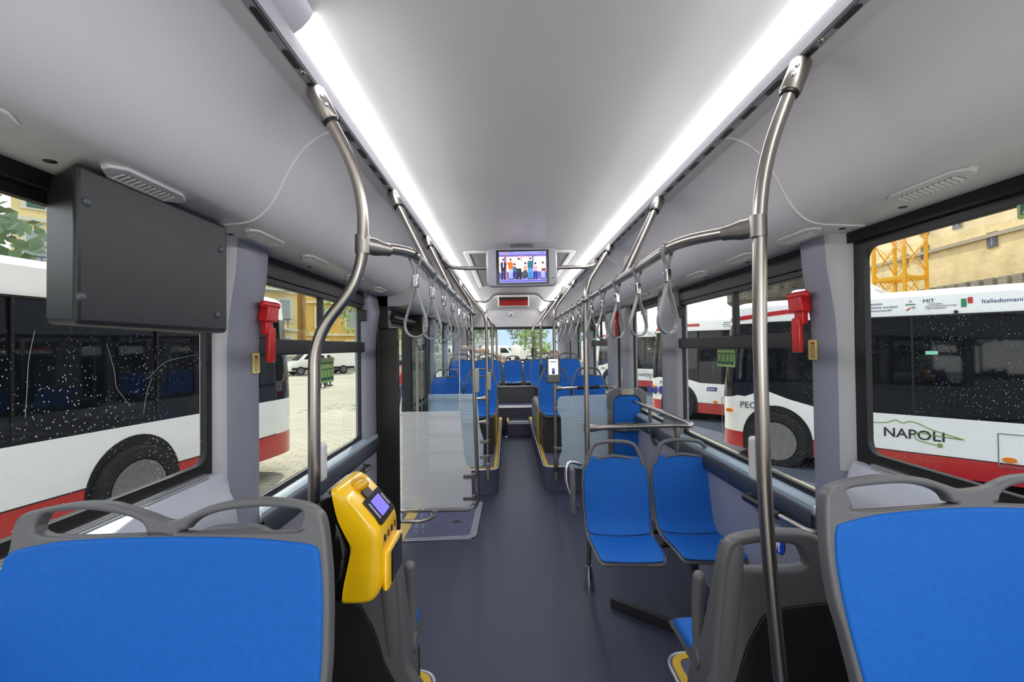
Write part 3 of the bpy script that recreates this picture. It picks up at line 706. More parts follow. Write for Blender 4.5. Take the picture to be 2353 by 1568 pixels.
# ------------------------------------------------------------------ wheelchair backrest board and its glass screen
wb = thing('wheelchair_backrest', 'tall blue padded backrest board with grey frame in the wheelchair bay', 'backrest', (1.15, 4.6, .2))
def bd(px, py): return aY(px, py, 4.6)
A, B = aY(1399, 1130, 4.6), aY(1491, 1130, 4.6)
x0, x1 = A.x, B.x - .02; W = x1 - x0; zt = aY(1445, 893, 4.6).z
sm = lambda q, r: [(p.x, p.y) for p in fillet([(a, c, 0) for a, c in q], r, 7, True)]
lo = sm([(0, .30), (W, .30), (W, zt), (0, zt)], [.01, .01, .15, .15])
li = sm([(.055, .31), (W - .055, .31), (W - .055, zt - .07), (.055, zt - .07)], [.01, .01, .09, .09])
plate('frame', [lo, li], (x0, 4.6, 0), (1, 0, 0), (0, 0, 1), .022, STEELD, wb, .008)
plate('pad', [[(a, c) for a, c in li]], (x0, 4.6, 0), (1, 0, 0), (0, 0, 1), .018, BLUE, wb, .010)
tp = sm([(-.006, zt - .20), (.056, zt - .20), (.056, zt - .105), (.13, zt - .055), (W - .13, zt - .055), (W - .056, zt - .105), (W - .056, zt - .20), (W + .006, zt - .20), (W + .006, zt + .006), (-.006, zt + .006)], [.0, .0, .05, .05, .05, .05, 0, 0, .15, .15])
plate('bumper', [tp], (x0, 4.598, 0), (1, 0, 0), (0, 0, 1), .028, SEATG, wb, .010)
plate('top_clip', [rrect(.13, .06, .008, 2, W / 2, zt - .028)], (x0, 4.565, 0), (1, 0, 0), (0, 0, 1), .004, STEEL, wb)
b = MB(); b.box(x0 + .07, x1 - .07, 4.566, 4.576, .80, .825); b.build('seam_bar', STEEL, wb, bevel=.003)
b = MB(); b.tube(catmull([(x0 + .03, 4.57, .775), (x0 + .15, 4.55, .762), (x0 + W * .5, 4.545, .775), (x1 - .12, 4.55, .765), (x1 - .03, 4.57, .775)], 4), .021, 8); b.build('belt_roll', mat('beige_belt', (150, 140, 120), .6, 0, .2, 40), wb)

def screen(name, label, pts, Y, m_lower, group=None, top=None, thick=.004):
    """acrylic screen standing across the bus: pts = lower striped outline in pixels; top = clear outline"""
    t = thing(name, label, 'screen', aY(*pts[0], Y), group)
    lp = [(q.x, q.z) for q in (aY(px, py, Y) for px, py in pts)]
    lp = [(p.x, p.y) for p in fillet([(a, c, 0) for a, c in lp], .02, 3, True)]
    plate('striped_panel', [lp], (0, Y, 0), (1, 0, 0), (0, 0, 1), thick, m_lower, t, smooth=0)
    if top:
        lp = [(q.x, q.z) for q in (aY(px, py, Y) for px, py in top)]
        plate('clear_panel', [lp], (0, Y, 0), (1, 0, 0), (0, 0, 1), thick, ACRYL, t, smooth=0)
        b = MB(); e = [aY(px, py, Y) for px, py in top]
        b.tube([e[1], e[2]], .004, 6); b.build('polished_edge', WHITE, t)
    return t
scr = screen('door_screen', 'tall glass screen with white lines below, beside the open door', [(918, 947), (1057, 945), (1066, 1040), (1071, 1068), (1083, 1078), (1085, 1158), (1078, 1166), (924, 1170)], 4.12, STRIPE, 'striped glass screens', [(921, 946), (1056, 944), (1056, 765), (921, 772)])
scr2 = screen('seat_screen', 'tinted striped glass screen on the front edge of the left rear platform', [(984, 906), (1095, 905), (1103, 985), (1111, 1010), (1111, 1068), (1104, 1074), (986, 1077)], 4.93, STRIPE2, 'striped glass screens', [(984, 905), (1095, 904), (1095, 880), (984, 882)])
scr3 = screen('bay_screen', 'striped glass screen between the aisle and the wheelchair backrest board', [(1287, 911), (1405, 906), (1405, 1090), (1286, 1070), (1284, 1056), (1291, 1036), (1289, 960), (1281, 945), (1281, 918)], 4.88, STRIPE2, 'striped glass screens')

# ------------------------------------------------------------------ yellow ticket machine on the left pole
tm = thing('ticket_machine', 'yellow ticket validating machine with black back and small screen, on the left front pole', 'ticket machine', (-.54, 1.3, .85))
xf, xb = -.462, -.625      # front (aisle) and back planes
yn, yf = 1.205, 1.400
# side profile (x, z): front face leans, belly hollow on the side, rounded top
za = aX(850, 1382, -.53).z
zt = 1.235
pro = [(-.560, .925), (-.505, .926), (-.478, .938), (-.463, .97), (-.460, 1.03), (-.461, 1.095), (-.472, 1.128), (-.498, 1.163), (-.530, 1.198), (-.552, 1.220), (-.575, 1.232), (-.592, 1.228)]
fr = [(p.x, p.y) for p in catmull([(x, z, 0) for x, z in pro], 4)]
back = [(-.588, 1.205), (-.578, 1.16), (-.553, 1.10), (-.545, 1.06), (-.552, 1.01), (-.562, .96), (-.565, .93)]
bk = [(p.x, p.y) for p in catmull([(x, z, 0) for x, z in back], 4)]
def loftY(lp, ys, ins):
    """closed outline lp in XZ swept along Y with rounded ends: ins = inward offset per station"""
    cx_ = sum(p[0] for p in lp) / len(lp); cz = sum(p[1] for p in lp) / len(lp); b = MB(); n = len(lp); vs, fs = [], []
    for y, k in zip(ys, ins):
        for x, z in lp:
            d = Vector((x - cx_, z - cz)); L = d.length or 1; d = d * ((L - k) / L); vs.append((cx_ + d.x, y, cz + d.y))
    for i in range(len(ys) - 1):
        for q in range(n): l = (q + 1) % n; fs.append((i * n + q, i * n + l, (i + 1) * n + l, (i + 1) * n + q))
    fs.append(tuple(range(n))); fs.append(tuple((len(ys) - 1) * n + q for q in range(n - 1, -1, -1)))
    b.add(vs, fs); return b
ys = [yn, yn + .004, yn + .012, yn + .024, yf - .024, yf - .012, yf - .004, yf]; ins = [.016, .007, .002, 0, 0, .002, .007, .016]
loftY(fr + bk, ys, ins).build('front_housing', YEL, tm, smooth=50)
bl = [(-.590, 1.228)] + [(x - .0015, z) for x, z in bk] + [(-.60, .925), (-.625, .94), (-.630, 1.05), (-.630, 1.16), (-.622, 1.20), (-.607, 1.222)]
loftY(bl, ys, ins).build('back_housing', BLACKG, tm, smooth=50)
# display on the leaning upper front
def onfront(z): 
    for (xa, z_a), (xb_, z_b) in zip(fr, fr[1:]):
        if z_a <= z <= z_b and xa > -.6: return xa + (xb_ - xa) * (z - z_a) / (z_b - z_a), math.atan2(xb_ - xa, z_b - z_a)
    return -.46, 0
x_, an = onfront(1.155)
O = Vector((x_ + .0015, 1.305, 1.155)); Vd = Vector((math.sin(an), 0, math.cos(an))); Ud = Vector((0, 1, 0))
plate('display_bezel', [rrect(.140, .082, .012, 4)], O, Ud, Vd, .003, BLACKG, tm, .001)
plate('screen', [rrect(.070, .052, .003, 2)], O + Ud.cross(Vd) * .0036, Ud, Vd, .0008, mat('violet_screen', (104, 96, 232), .3, 0, .05, emit=.8), tm)
for q_ in (rrect(.010, .05, .002, 2, -.053), rrect(.010, .04, .002, 2, .053)): plate('legend_strip', [q_], O + Ud.cross(Vd) * .0034, Ud, Vd, .0006, mat('grey_legend', (150, 160, 175), .3), tm)
x_, an = onfront(1.085)
for k, yy in enumerate((1.25, 1.285, 1.32, 1.355)):
    plate('button', [circle(.009, 16)], (x_ + .001, yy, 1.085), Ud, (math.sin(an), 0, math.cos(an)), .0012, TEXTD if k % 2 == 0 else mat('brown_print', (110, 80, 20), .4), tm)
b = MB(); b.box(-.466, -.446, 1.235, 1.385, .945, 1.055); b.build('reader_surround', YEL, tm, bevel=.010, seg=3)
b = MB(); b.box(-.452, -.4435, 1.262, 1.384, .955, 1.045); b.build('reader_window', BLACKG, tm, bevel=.004)
# ticket slot scoop on the top
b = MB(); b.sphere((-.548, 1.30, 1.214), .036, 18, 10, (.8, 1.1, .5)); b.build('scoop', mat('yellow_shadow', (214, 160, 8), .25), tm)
b = MB(); b.obox((-.522, 1.295, 1.193), (.008, 0, -.009), (0, .026, 0), (.003, 0, .003)); b.build('slot', BLACK, tm)
plate('blue_seal', [rrect(.018, .03, .002, 2)], (-.602, yn - .001, .955), (1, 0, 0), (0, 0, 1), .001, BLUEST, tm)
for z_ in (.96, 1.10): b = MB(); b.box(-.668, -.62, 1.29, 1.37, z_, z_ + .06); b.build('mounting_bracket', BLACK, tm, bevel=.005)

# ------------------------------------------------------------------ charcoal display housing on the left window
dh = thing('display_housing', 'charcoal plastic box with four round caps, hung over the left front window', 'housing', (-1.08, 1.3, 1.7))
q = [aX(172, 425, -1.06), aX(160, 745, -1.06), aX(516, 762, -1.06), aX(523, 555, -1.06)]
ya, yb = q[0].y, q[2].y + .02
zt, zb = 2.022, q[2].z - .005
b = MB(); b.add([(-1.06, ya, zb), (-1.06, ya, zt), (-1.06, yb, zb), (-1.06, yb, zt), (-1.225, ya + .10, zb + .01), (-1.225, ya + .10, zt), (-1.21, yb + .03, zb), (-1.21, yb + .03, zt)], [(0, 1, 3, 2), (4, 5, 1, 0), (2, 3, 7, 6), (0, 2, 6, 4), (1, 5, 7, 3), (4, 6, 7, 5)])
b.build('box', DARKBOX, dh, bevel=.014, seg=3)
for px, py in ((200, 464), (187, 683), (507, 574), (500, 724)):
    c = aX(px, py, -1.06); b = MB(); b.sphere(c, .0115, 14, 8, (.55, 1, 1)); b.build('cap', mat('cap_grey', (74, 82, 88), .35), dh)

# ------------------------------------------------------------------ emergency hammers and their stickers
def hammer(px, py, X, s, label, scale=1.):
    c = aX(px, py, X); t = thing('hammer_holder', label, 'hammer holder', c, 'emergency hammer holders')
    P = lambda u, x, z: c + Vector((-s * x * scale, u * scale, z * scale))
    b = MB(); b.obox(P(0, .022, .055), (.022 * scale, 0, 0), (0, .045 * scale, 0), (0, .006 * scale, .040 * scale)); b.obox(P(.0, .014, -.005), (.014 * scale, 0, 0), (0, .028 * scale, 0), (0, 0, .035 * scale)); b.build('bracket', REDP, t, bevel=.006 * scale, seg=3)
    b = MB(); b.cyl(P(-.062, .032, .085), P(.05, .032, .085), .016 * scale, 14); b.sphere(P(-.062, .032, .085), .016 * scale, 12, 6); b.build('hammer_head', REDP, t)
    b = MB(); b.obox(P(.012, .024, -.085), (.011 * scale, 0, 0), (0, .026 * scale, 0), (0, 0, .075 * scale)); b.build('hammer_grip', REDP, t, bevel=.007 * scale, seg=3)
    b = MB()
    for k in range(6): b.obox(P(.039, .026, -.145 + k * .022), (.009 * scale, 0, 0), (0, .002, 0), (0, 0, .005 * scale))
    b.build('grip_teeth', mat('dark_red', (90, 8, 10), .5), t)
    return t
hammer(606, 748, -1.165, -1, 'red emergency hammer holder on the left pillar beside the charcoal box')
hammer(1848, 725, 1.16, 1, 'red emergency hammer holder on the right front pillar')
hammer(1420, 738, 1.14, 1, 'small red emergency hammer holder on a far right pillar behind hanging loops', 1.1)
def hsticker(px, py, X, s, label):
    c = aX(px, py, X); t = thing('hammer_sticker', label, 'sticker', c, 'hammer stickers')
    U = Vector((0, 1, 0)); V = Vector((0, 0, 1))
    if s > 0: U = -U
    n = U.cross(V)
    plate('label_face', [rrect(.060, .088, .008, 4)], c, U, V, .0008, YELST, t)
    plate('border', [rrect(.060, .088, .008, 4), rrect(.055, .083, .006, 4)], c + n * .0006, U, V, .0008, mat('olive_border', (170, 166, 80), .5), t)
    plate('hammer_icon', [rrect(.018, .052, .002, 2, 0, -.008), rrect(.012, .046, .001, 2, 0, -.008)], c + n * .0008, U, V, .0008, REDPR, t)
    plate('hammer_icon', [[(-.010, .024), (.011, .020), (.011, .034), (.004, .030), (-.010, .033)]], c + n * .0008, U, V, .0008, REDPR, t)
hsticker(588, 835, -1.178, -1, 'pale yellow hammer sticker below the red holder, left pillar')
hsticker(1868, 804, 1.178, 1, 'pale yellow hammer sticker below the red holder, right front pillar')
# ================================================================== POLES, RAILS, LOOPS
TX, TZ = .662, 2.340     # rail channel
def bracket(b, top, nxt, r=.0175):
    d = (Vector(nxt) - Vector(top)).normalized(); top = Vector(top)
    b.tube([top - d * .012, top + d * .005, top + d * .085, top + d * .088], [.016, .0265, .0265, .024], 16)
def bolts(b, top, nxt, side):
    d = (Vector(nxt) - Vector(top)).normalized(); n = Vector((-side * 1, -1, -.4)); n = (n - d * n.dot(d)).normalized()
    for k in (.03, .055): c = Vector(top) + d * k; b.sphere(c + n * .0255, .0062, 8, 6)
def pole(name, label, path, r=.0175, rad=.12, top=True, group=None, side=1, cat='pole', hook=True):
    p = fillet(path, rad, 8)
    t = thing(name, label, cat, path[-1], group)
    b = MB(); b.tube(p, r, 16); b.build('tube', STEEL, t, smooth=60)
    if top:
        b = MB(); bracket(b, p[0], p[1]); b.build('top_sleeve', STEELD, t)
        d = (Vector(p[1]) - Vector(p[0])).normalized(); c = Vector(p[0]) + d * .089
        b = MB(); b.tube([c - d * .004, c + d * .006], .023, 16); b.build('rubber_ring', BLACK, t)
        for k, kk in ((0, .03), (1, .055)):
            n = Vector((-side * 1, -1, -.4)); n = (n - d * n.dot(d)).normalized(); c = Vector(p[0]) + d * kk
            b = MB(); b.sphere(c + n * .0255, .0062, 8, 6); b.build('bolt', CHROME, t)
        if hook:
            b = MB(); b.tube(fillet([Vector(p[0]) + d * .0, Vector(p[0]) - d * .03 + Vector((0, -.02, .006)), Vector(p[0]) + Vector((0, -.075, .012))], .02), .005, 6); b.sphere(Vector(p[0]) + Vector((0, -.075, .008)), .010, 8, 6); b.build('hook', STEELD, t)
    return t
def clamp(t, c, to, r=.0175, L=.075):
    """sleeve on a pole at c, flattened arm tapering towards to"""
    c = Vector(c); d = (Vector(to) - c).normalized()
    b = MB(); b.tube([c - Vector((0, 0, .028)), c + Vector((0, 0, .028))], r + .0045, 18); b.build('clamp_sleeve', STEELD, t)
    b = MB(); s = d.cross(Vector((0, 0, 1))).normalized(); rows = []
    for k, hw, hz in ((.012, .017, .027), (.035, .017, .027), (.055, .017, .021), (.075, .0185, .0185)):
        o = c + d * (k * L / .075)
        rows.append([o + s * hw * math.cos(a) * 1.0 + Vector((0, 0, hz * math.sin(a))) for a in [2 * PI * q / 14 for q in range(14)]])
    vs = [p for rw in rows for p in rw]; fs = [(i * 14 + q, i * 14 + (q + 1) % 14, (i + 1) * 14 + (q + 1) % 14, (i + 1) * 14 + q) for i in range(3) for q in range(14)]
    fs.append(tuple(range(13, -1, -1))); fs.append(tuple(42 + q for q in range(14)))
    b.add(vs, fs); b.build('clamp_arm', STEELD, t)

RZ = 1.912
RXL, RXR = -.432, .412
# left front pole
pl = pole('grab_pole', 'bent steel grab pole at the left, standing behind the yellow ticket machine',
    [Vector((-TX, aX(722, 182, -TX).y, TZ)), aY(838, 430, 1.36), aY(830, 640, 1.37), aY(722, 775, 1.36), aY(722, 1120, 1.35), Vector((-.69, 1.34, .15))], rad=[0, .20, .09, .09, .1, 0], side=-1)
cl = aY(833, 562, 1.37)
# right front pole
pr_ = pole('grab_pole', 'bent steel grab pole at the right, passing the dark rear-facing seat back',
    [Vector((TX, aX(1842, 120, TX).y, TZ)), aY(1745, 395, 1.18), aY(1746, 800, 1.17), aY(1759, 1200, 1.17), aY(1797, 1600, 1.17), Vector((.632, 1.17, .15))], rad=[0, .20, .1, .2, .1, 0], side=1)
crp = aY(1742, 521, 1.175)
# longitudinal handrails with loops
hl = thing('handrail', 'left overhead steel handrail running back from the bent left pole, with grey loops', 'handrail', (RXL, 2.5, RZ))
path = fillet([cl + Vector((.02, .03, 0)), Vector((RXL - .005, 1.53, RZ + .012)), Vector((RXL, 1.8, RZ)), Vector((RXL, 4.14, RZ))], .16, 8)
b = MB(); b.tube(path, .0175, 16); b.build('rail', STEEL, hl, smooth=60); clamp(hl, cl, cl + Vector((.11, .10, -.01)), L=.09)
hr = thing('handrail', 'right overhead steel handrail running back from the bent right pole, with grey loops', 'handrail', (RXR, 2.5, RZ))
path = fillet([crp + Vector((-.02, .03, 0)), Vector((RXR + .005, 1.42, RZ + .012)), Vector((RXR, 1.75, RZ)), Vector((RXR, 4.98, RZ))], .18, 8)
b = MB(); b.tube(path, .0175, 16); b.build('rail', STEEL, hr, smooth=60); clamp(hr, crp, crp + Vector((-.12, .13, -.005)), L=.09)
# sloping struts from the roof to the rails
def strut(s, ytop, ybot, label): return pole('ceiling_strut', label, [Vector((s * TX, ytop, TZ)), Vector(((RXL if s < 0 else RXR) + s * .03, ybot, RZ + .05)), Vector((RXL if s < 0 else RXR, ybot, RZ))], rad=.02, side=s, cat='strut', group='sloping ceiling struts')
strut(-1, 2.16, 2.02, 'sloping steel strut between ceiling and left handrail, nearest on the left')
strut(-1, 3.05, 2.85, 'sloping steel strut between ceiling and left handrail, behind the nearest left one')
strut(1, 2.29, 2.10, 'sloping steel strut between ceiling and right handrail, in front of the round camera dome')
# further poles
def vpole(label, top, x, y, zb, s, ztop=1.95, name='grab_pole', bend=.14):
    return pole(name, label, [top, Vector((x + s * .01, y, ztop)), Vector((x, y, ztop - .18)), Vector((x, y, zb))], rad=[0, bend, .08, 0], side=s)
lb = pole('grab_pole', 'steel pole by the open door, bent to horizontal near the floor beside the striped screen',
    [Vector((-TX, 3.78, TZ)), Vector((RXL - .01, 4.14, RZ + .06)), Vector((RXL - .006, 4.15, 1.6)), Vector((-.40, 4.15, .13)), Vector((-1.13, 4.17, .12))], rad=[0, .12, .1, .12, 0], side=-1)
for py in (1094, 1144):
    c = aY(1088, py, 4.15); b = MB(); b.tube([c - Vector((0, 0, .022)), c + Vector((0, 0, .022))], .023, 14); b.obox(c + Vector((-.045, -.03, 0)), (.045, 0, 0), (0, .006, 0), (0, 0, .016)); b.build('screen_clamp', SEATG, lb, bevel=.004)
c = aY(1082, 800, 4.15); b = MB(); b.tube([c - Vector((0, 0, .025)), c + Vector((0, 0, .025))], .024, 14); b.obox(c + Vector((-.05, -.03, 0)), (.05, 0, 0), (0, .006, 0), (0, 0, .020)); b.build('screen_clamp', STEELD, lb, bevel=.006)
c = Vector((RXL, 4.14, RZ)); b = MB(); b.sphere(c, .030, 14, 8, (1, 1, .8)); b.build('rail_joint', STEELD, lb)
b = MB(); b.obox((-.402, 4.12, 1.30), (.022, 0, 0), (0, .02, 0), (0, 0, .11)); b.build('stop_button_box', mat('beige_box', (172, 172, 160), .45), lb, bevel=.014, seg=3)
# low bar joined to it at the doorway
lw = thing('low_door_bar', 'low bent steel bar in front of the striped door screen near the floor', 'bar', (-.8, 3.9, .1))
b = MB(); b.tube(fillet([aY(900, 1199, 3.82), aY(975, 1199, 3.85), aY(1000, 1186, 4.0), aY(1000, 1176, 4.15)], .10, 6), .0165, 14); b.build('tube', STEEL, lw, smooth=60)
b = MB(); b.sphere(aY(1000, 1177, 4.15), .026, 12, 8); b.build('joint', STEELD, lw)
lc = vpole('steel pole at the front corner of the left rear platform', Vector((-TX, 5.1, TZ)), -.345, 4.95, .28, -1)
for py in (1015, 1050):
    c = aY(1112, py, 4.95); c.x = -.345; b = MB(); b.tube([c - Vector((0, 0, .022)), c + Vector((0, 0, .022))], .023, 14); b.obox(c + Vector((-.045, -.02, 0)), (.04, 0, 0), (0, .006, 0), (0, 0, .016)); b.build('screen_clamp', STEELD, lc, bevel=.004)
c = Vector((-.345, 4.95, 1.56)); b = MB(); b.tube([c - Vector((0, 0, .025)), c + Vector((0, 0, .025))], .024, 14); b.obox(c + Vector((-.07, -.02, 0)), (.06, 0, 0), (0, .006, 0), (0, 0, .02)); b.build('screen_clamp', mat('copper_steel', (178, 150, 132), .35, 1.), lc, bevel=.006)
b = MB(); b.obox((-.345, 4.93, .26), (.022, 0, 0), (0, .012, 0), (0, 0, .09)); b.build('foot_plate', STEELD, lc, bevel=.008)
b = MB(); b.obox((-.322, 4.93, 1.235), (.02, 0, 0), (0, .018, 0), (0, 0, .10)); b.build('stop_button_box', mat('beige_box', (172, 172, 160), .45), lc, bevel=.014, seg=3)
for z, xx, grip in ((1.045, -1.12, True), (.79, -.60, False)):
    c = Vector((-.345, 4.95, z)); clamp(lc, c, c + Vector((-.2, .0, 0)), L=.07)
    b = MB(); b.tube([c + Vector((-.06, 0, 0)), Vector((xx, 4.96, z - .005))], .013, 10); b.build('side_bar', STEEL, lc)
    if grip: b = MB(); b.tube([Vector((-.50, 4.957, z)), Vector((-.95, 4.957, z))], .016, 10); b.build('black_grip', BLACK, lc)
vpole('thin steel pole rising from the left front-row seat on the rear platform', Vector((-TX, 6.1, TZ)), -.33, 6.35, 1.05, -1)
vp4 = vpole('steel pole at the left second row, carrying the far black ticket reader', Vector((-TX, 7.2, TZ)), -.315, 8.25, .5, -1)
rb = vpole('straight steel pole behind the twin blue seats on the right', Vector((TX, 3.37, TZ)), RXR, 3.085, .45, 1, 2.02)
c = Vector((RXR, 3.085, RZ)); b = MB(); b.sphere(c, .030, 14, 8, (1, 1, .8)); b.build('rail_joint', STEELD, rb)
rc = vpole('steel pole at the right rear platform corner, carrying the near black ticket reader', Vector((TX, 5.15, TZ)), RXR - .025, 4.92, .28, 1, 2.02)
b = MB(); b.sphere((RXR, 4.98, RZ), .030, 14, 8, (1, 1, .8)); b.build('rail_joint', STEELD, rc)
b = MB(); b.tube([(RXR - .025, 4.92, .42), (RXR - .025, 4.92, .29), (RXR - .02, 4.95, .25)], [.018, .024, .02], 12); b.obox((RXR - .02, 4.995, .22), (.02, 0, 0), (0, .02, 0), (0, 0, .09)); b.build('foot_plate', STEELD, rc, bevel=.004)
for z in (.93, .50):
    c = Vector((RXR - .025, 4.92, z)); b = MB(); b.tube([c - Vector((0, 0, .02)), c + Vector((0, 0, .02))], .023, 14); b.obox(c + Vector((.05, -.02, 0)), (.045, 0, 0), (0, .006, 0), (0, 0, .016)); b.build('screen_clamp', STEELD, rc, bevel=.004)
b = MB(); b.obox((RXR - .055, 4.92, 1.42), (.018, 0, 0), (0, .018, 0), (0, 0, .10)); b.build('stop_button_box', mat('beige_box', (172, 172, 160), .45), rc, bevel=.012, seg=3)
c = Vector((RXR - .025, 4.92, 1.147)); clamp(rc, c, c + Vector((.2, 0, 0)), L=.08)
b = MB(); b.tube(fillet([c + Vector((.07, 0, 0)), c + Vector((.62, -.0, .02)), c + Vector((.74, -.1, -.05))], .1), .014, 10); b.build('side_bar', STEEL, rc)
b = MB(); b.tube([c + Vector((.24, 0, .004)), c + Vector((.48, 0, .012))], .0185, 12); b.build('black_grip', BLACK, rc)
for yy, x, zb, lab in ((6.2, .335, 1.20, 'thin steel pole with dark foot on the front-row aisle seat, right rear platform'), (8.15, .33, 1.42, 'thin steel pole with dark foot on the second-row aisle seat, right rear platform')):
    p_ = vpole(lab, Vector((TX, yy + .5, TZ)), x, yy, zb, 1)
    b = MB(); b.tube([(x, yy, zb + .16), (x, yy, zb), (x + .03, yy, zb - .06)], .022, 10); b.build('dark_foot', mat('dark_foot', (60, 62, 66), .4), p_)
# rail round the wheelchair bay, behind the twin seats
wr = thing('bay_rail', 'steel rail from the straight right pole to the wall, bent back along the window', 'rail', (.8, 3.1, .95))
c = aY(1342, 984, 3.085); c.x = RXR
clamp(wr, c, c + Vector((.3, 0, 0)), L=.10)
zr = c.z
b = MB(); b.tube(fillet([c + Vector((.06, 0, 0)), Vector((1.02, 3.09, zr + .01)), Vector((1.135, 3.06, zr + .01)), Vector((1.13, 3.5, zr + .01)), Vector((1.12, 4.5, zr + .0))], [0, .05, .07, .1, 0], 6), .0175, 14); b.build('rail', STEEL, wr, smooth=60)
b = MB(); b.tube([(1.03, 3.10, zr + .02), (1.03, 3.10, zr - .03)], .026, 14); b.tube(fillet([(1.03, 3.10, zr - .02), (1.03, 3.10, .72), (1.15, 3.12, .66)], .06), .019, 12); b.build('wall_leg', STEELD, wr)
b = MB(); b.tube(fillet([(1.125, 4.0, zr), (1.13, 4.0, .82), (1.17, 4.0, .72)], .06), .015, 10); b.build('wall_leg', STEEL, wr)

# hanging loops
def loop(x, y, rz, label, group, first=[None]):
    if first[0] is None:
        t = thing('hanging_strap', label, 'hanging strap', (0, 0, 0), group)
        # origin at the rail centre
        pts = fillet([(-.0, 0, .022), (-.021, 0, .012), (-.021, 0, -.008), (-.006, 0, -.040), (-.006, 0, -.060), (.006, 0, -.060), (.006, 0, -.040), (.021, 0, -.008), (.021, 0, .012)], .012, 4, True)
        b = MB(); b.band(pts, (0, 1, 0), .0045, .016); b.build('rail_loop', mat('grey_strap', (138, 140, 142), .45), t, smooth=50)
        b = MB(); b.box(-.0105, .0105, -.011, .011, -.105, -.057); b.build('metal_sleeve', CHROME, t, bevel=.004)
        hw = [(.0035, -.100), (.006, -.125), (.018, -.160), (.031, -.200), (.0375, -.228), (.034, -.252), (.020, -.268), (0, -.273)]
        pts = [(x_, 0, z_) for x_, z_ in hw] + [(-x_, 0, z_) for x_, z_ in reversed(hw[:-1])]
        pts = catmull(pts, 5)
        b = MB(); b.band(pts, (0, 1, 0), .0055, .017); b.build('hand_loop', mat('grey_strap', (138, 140, 142), .45), t, smooth=50)
        b = MB(); b.cyl((0, -.009, .024), (0, .009, .024), .006, 8); b.build('clip', STEELD, t)
        first[0] = t; t.location = (x, y, RZ); t.rotation_euler = (0, 0, rz); return t
    return dup(first[0], (x, y, RZ), rz, label, group)
for i, y in enumerate((1.56, 1.90, 2.25, 2.62, 2.97, 3.31, 3.65)):
    loop(RXL, y, R(rnd.uniform(-6, 6)), 'grey teardrop hanging loop on the left handrail, %s from the front' % ordinal(i), 'hanging loops on the left handrail')
for i, y in enumerate((1.50, 1.84, 2.19, 2.52, 2.86, 3.34, 3.70, 4.05, 4.40, 4.74)):
    loop(RXR, y, R(22 + rnd.uniform(-5, 5)), 'grey teardrop hanging loop on the right handrail, %s from the front' % ordinal(i), 'hanging loops on the right handrail')

# ------------------------------------------------------------------ monitor on its crossbar, far crossbar, sign
cb = thing('crossbar', 'straight steel crossbar under the ceiling that carries the monitor', 'crossbar', (0, 3.9, 2.28))
b = MB(); b.tube(fillet([(-TX, 3.72, TZ), (-.60, 3.86, 2.285), (-.50, 3.90, 2.280), (.56, 3.90, 2.280), (.63, 3.92, 2.285), (TX, 3.92, TZ)], .06, 6), .0165, 14); b.build('tube', STEEL, cb, smooth=60)
for s in (-1, 1):
    b = MB(); c = Vector((s * TX, 3.75 if s < 0 else 3.92, TZ)); b.tube([c + Vector((0, -.01, 0)), c + Vector((-s * .02, .06, -.02))], .024, 12); b.build('end_sleeve', STEELD, cb)
cb2 = thing('crossbar', 'far steel crossbar raised in the middle, above the red display', 'crossbar', (0, 6.7, 2.3))
b = MB(); b.tube(fillet([(-TX, 6.6, TZ), (-.60, 6.7, 2.28), (-.42, 6.7, 2.27), (-.30, 6.7, 2.385), (.33, 6.7, 2.385), (.46, 6.7, 2.27), (.62, 6.7, 2.28), (TX, 6.7, TZ)], .05, 6), .0165, 12); b.build('tube', STEEL, cb2, smooth=60)

tv = thing('monitor', 'grey cased monitor showing a drawing of bus passengers, under the ceiling', 'monitor', (.0, 3.85, 2.28))
TVY = 3.84
c = aY(1199, 614, TVY); U = Vector((1, -.02, .008)); V = Vector((.004, -.06, 1))
w_, h_ = 163 / F * TVY, 90 / F * TVY
U = U.normalized(); V = (V - U * V.dot(U)).normalized(); n = U.cross(V)
plate('case', [rrect(w_, h_, .055, 8)], c - n * -.03 * -1, U, V, .03, mat('monitor_case', (150, 152, 160), .4, 0, .02), tv, .018, 4)
cs = c + U * (.007) + n * .0
plate('bezel', [rrect(w_ * .745, h_ * .875, .004, 2)], cs + n * .001, U, V, .0018, BLACKG, tv)
# the picture: simple flat figures in a bus
b = MB(); cols = [(150, 150, 232), (236, 222, 240), (96, 94, 190), (214, 120, 90), (30, 34, 66), (240, 240, 250), (228, 112, 30), (176, 186, 232), (30, 30, 40), (36, 110, 130), (70, 150, 226), (236, 170, 190), (30, 50, 130), (226, 168, 140), (150, 60, 50), (70, 84, 78), (240, 200, 170)]
pm = [mat('picture_%d' % i, q, .5, 0, 0, emit=.42) for i, q in enumerate(cols)]
pw, ph = w_ * .665, h_ * .79
oz = [0]
def pic(ci, pts):
    oz[0] += .00003; b.m = ci
    b.poly([cs + n * (.0030 + oz[0]) + U * ((x - .5) * pw) + V * ((y - .5) * ph) for x, y in pts])
def rc_(ci, x0, y0, x1, y1): pic(ci, [(x0, y0), (x1, y0), (x1, y1), (x0, y1)])
def el(ci, x, y, rx, ry, k=12): pic(ci, [(x + rx * math.cos(2 * PI * q / k), y + ry * math.sin(2 * PI * q / k)) for q in range(k)])
rc_(0, 0, 0, 1, 1); rc_(1, 0, .30, 1, .83); rc_(2, 0, .13, 1, .35); rc_(2, 0, .03, 1, .07); rc_(2, 0, .86, 1, .90); rc_(3, .17, .845, 1, .86); rc_(2, .11, .30, .16, .86); rc_(1, .02, .32, .105, .82); rc_(2, .22, .95, .31, .975); rc_(2, .87, .95, .96, .975)
for x in (.30, .42, .62, .74, .9): pic(8, [(x, .32), (x + .06, .32), (x + .05, .22), (x - .02, .18), (x - .03, .22)]) if x < .7 else None
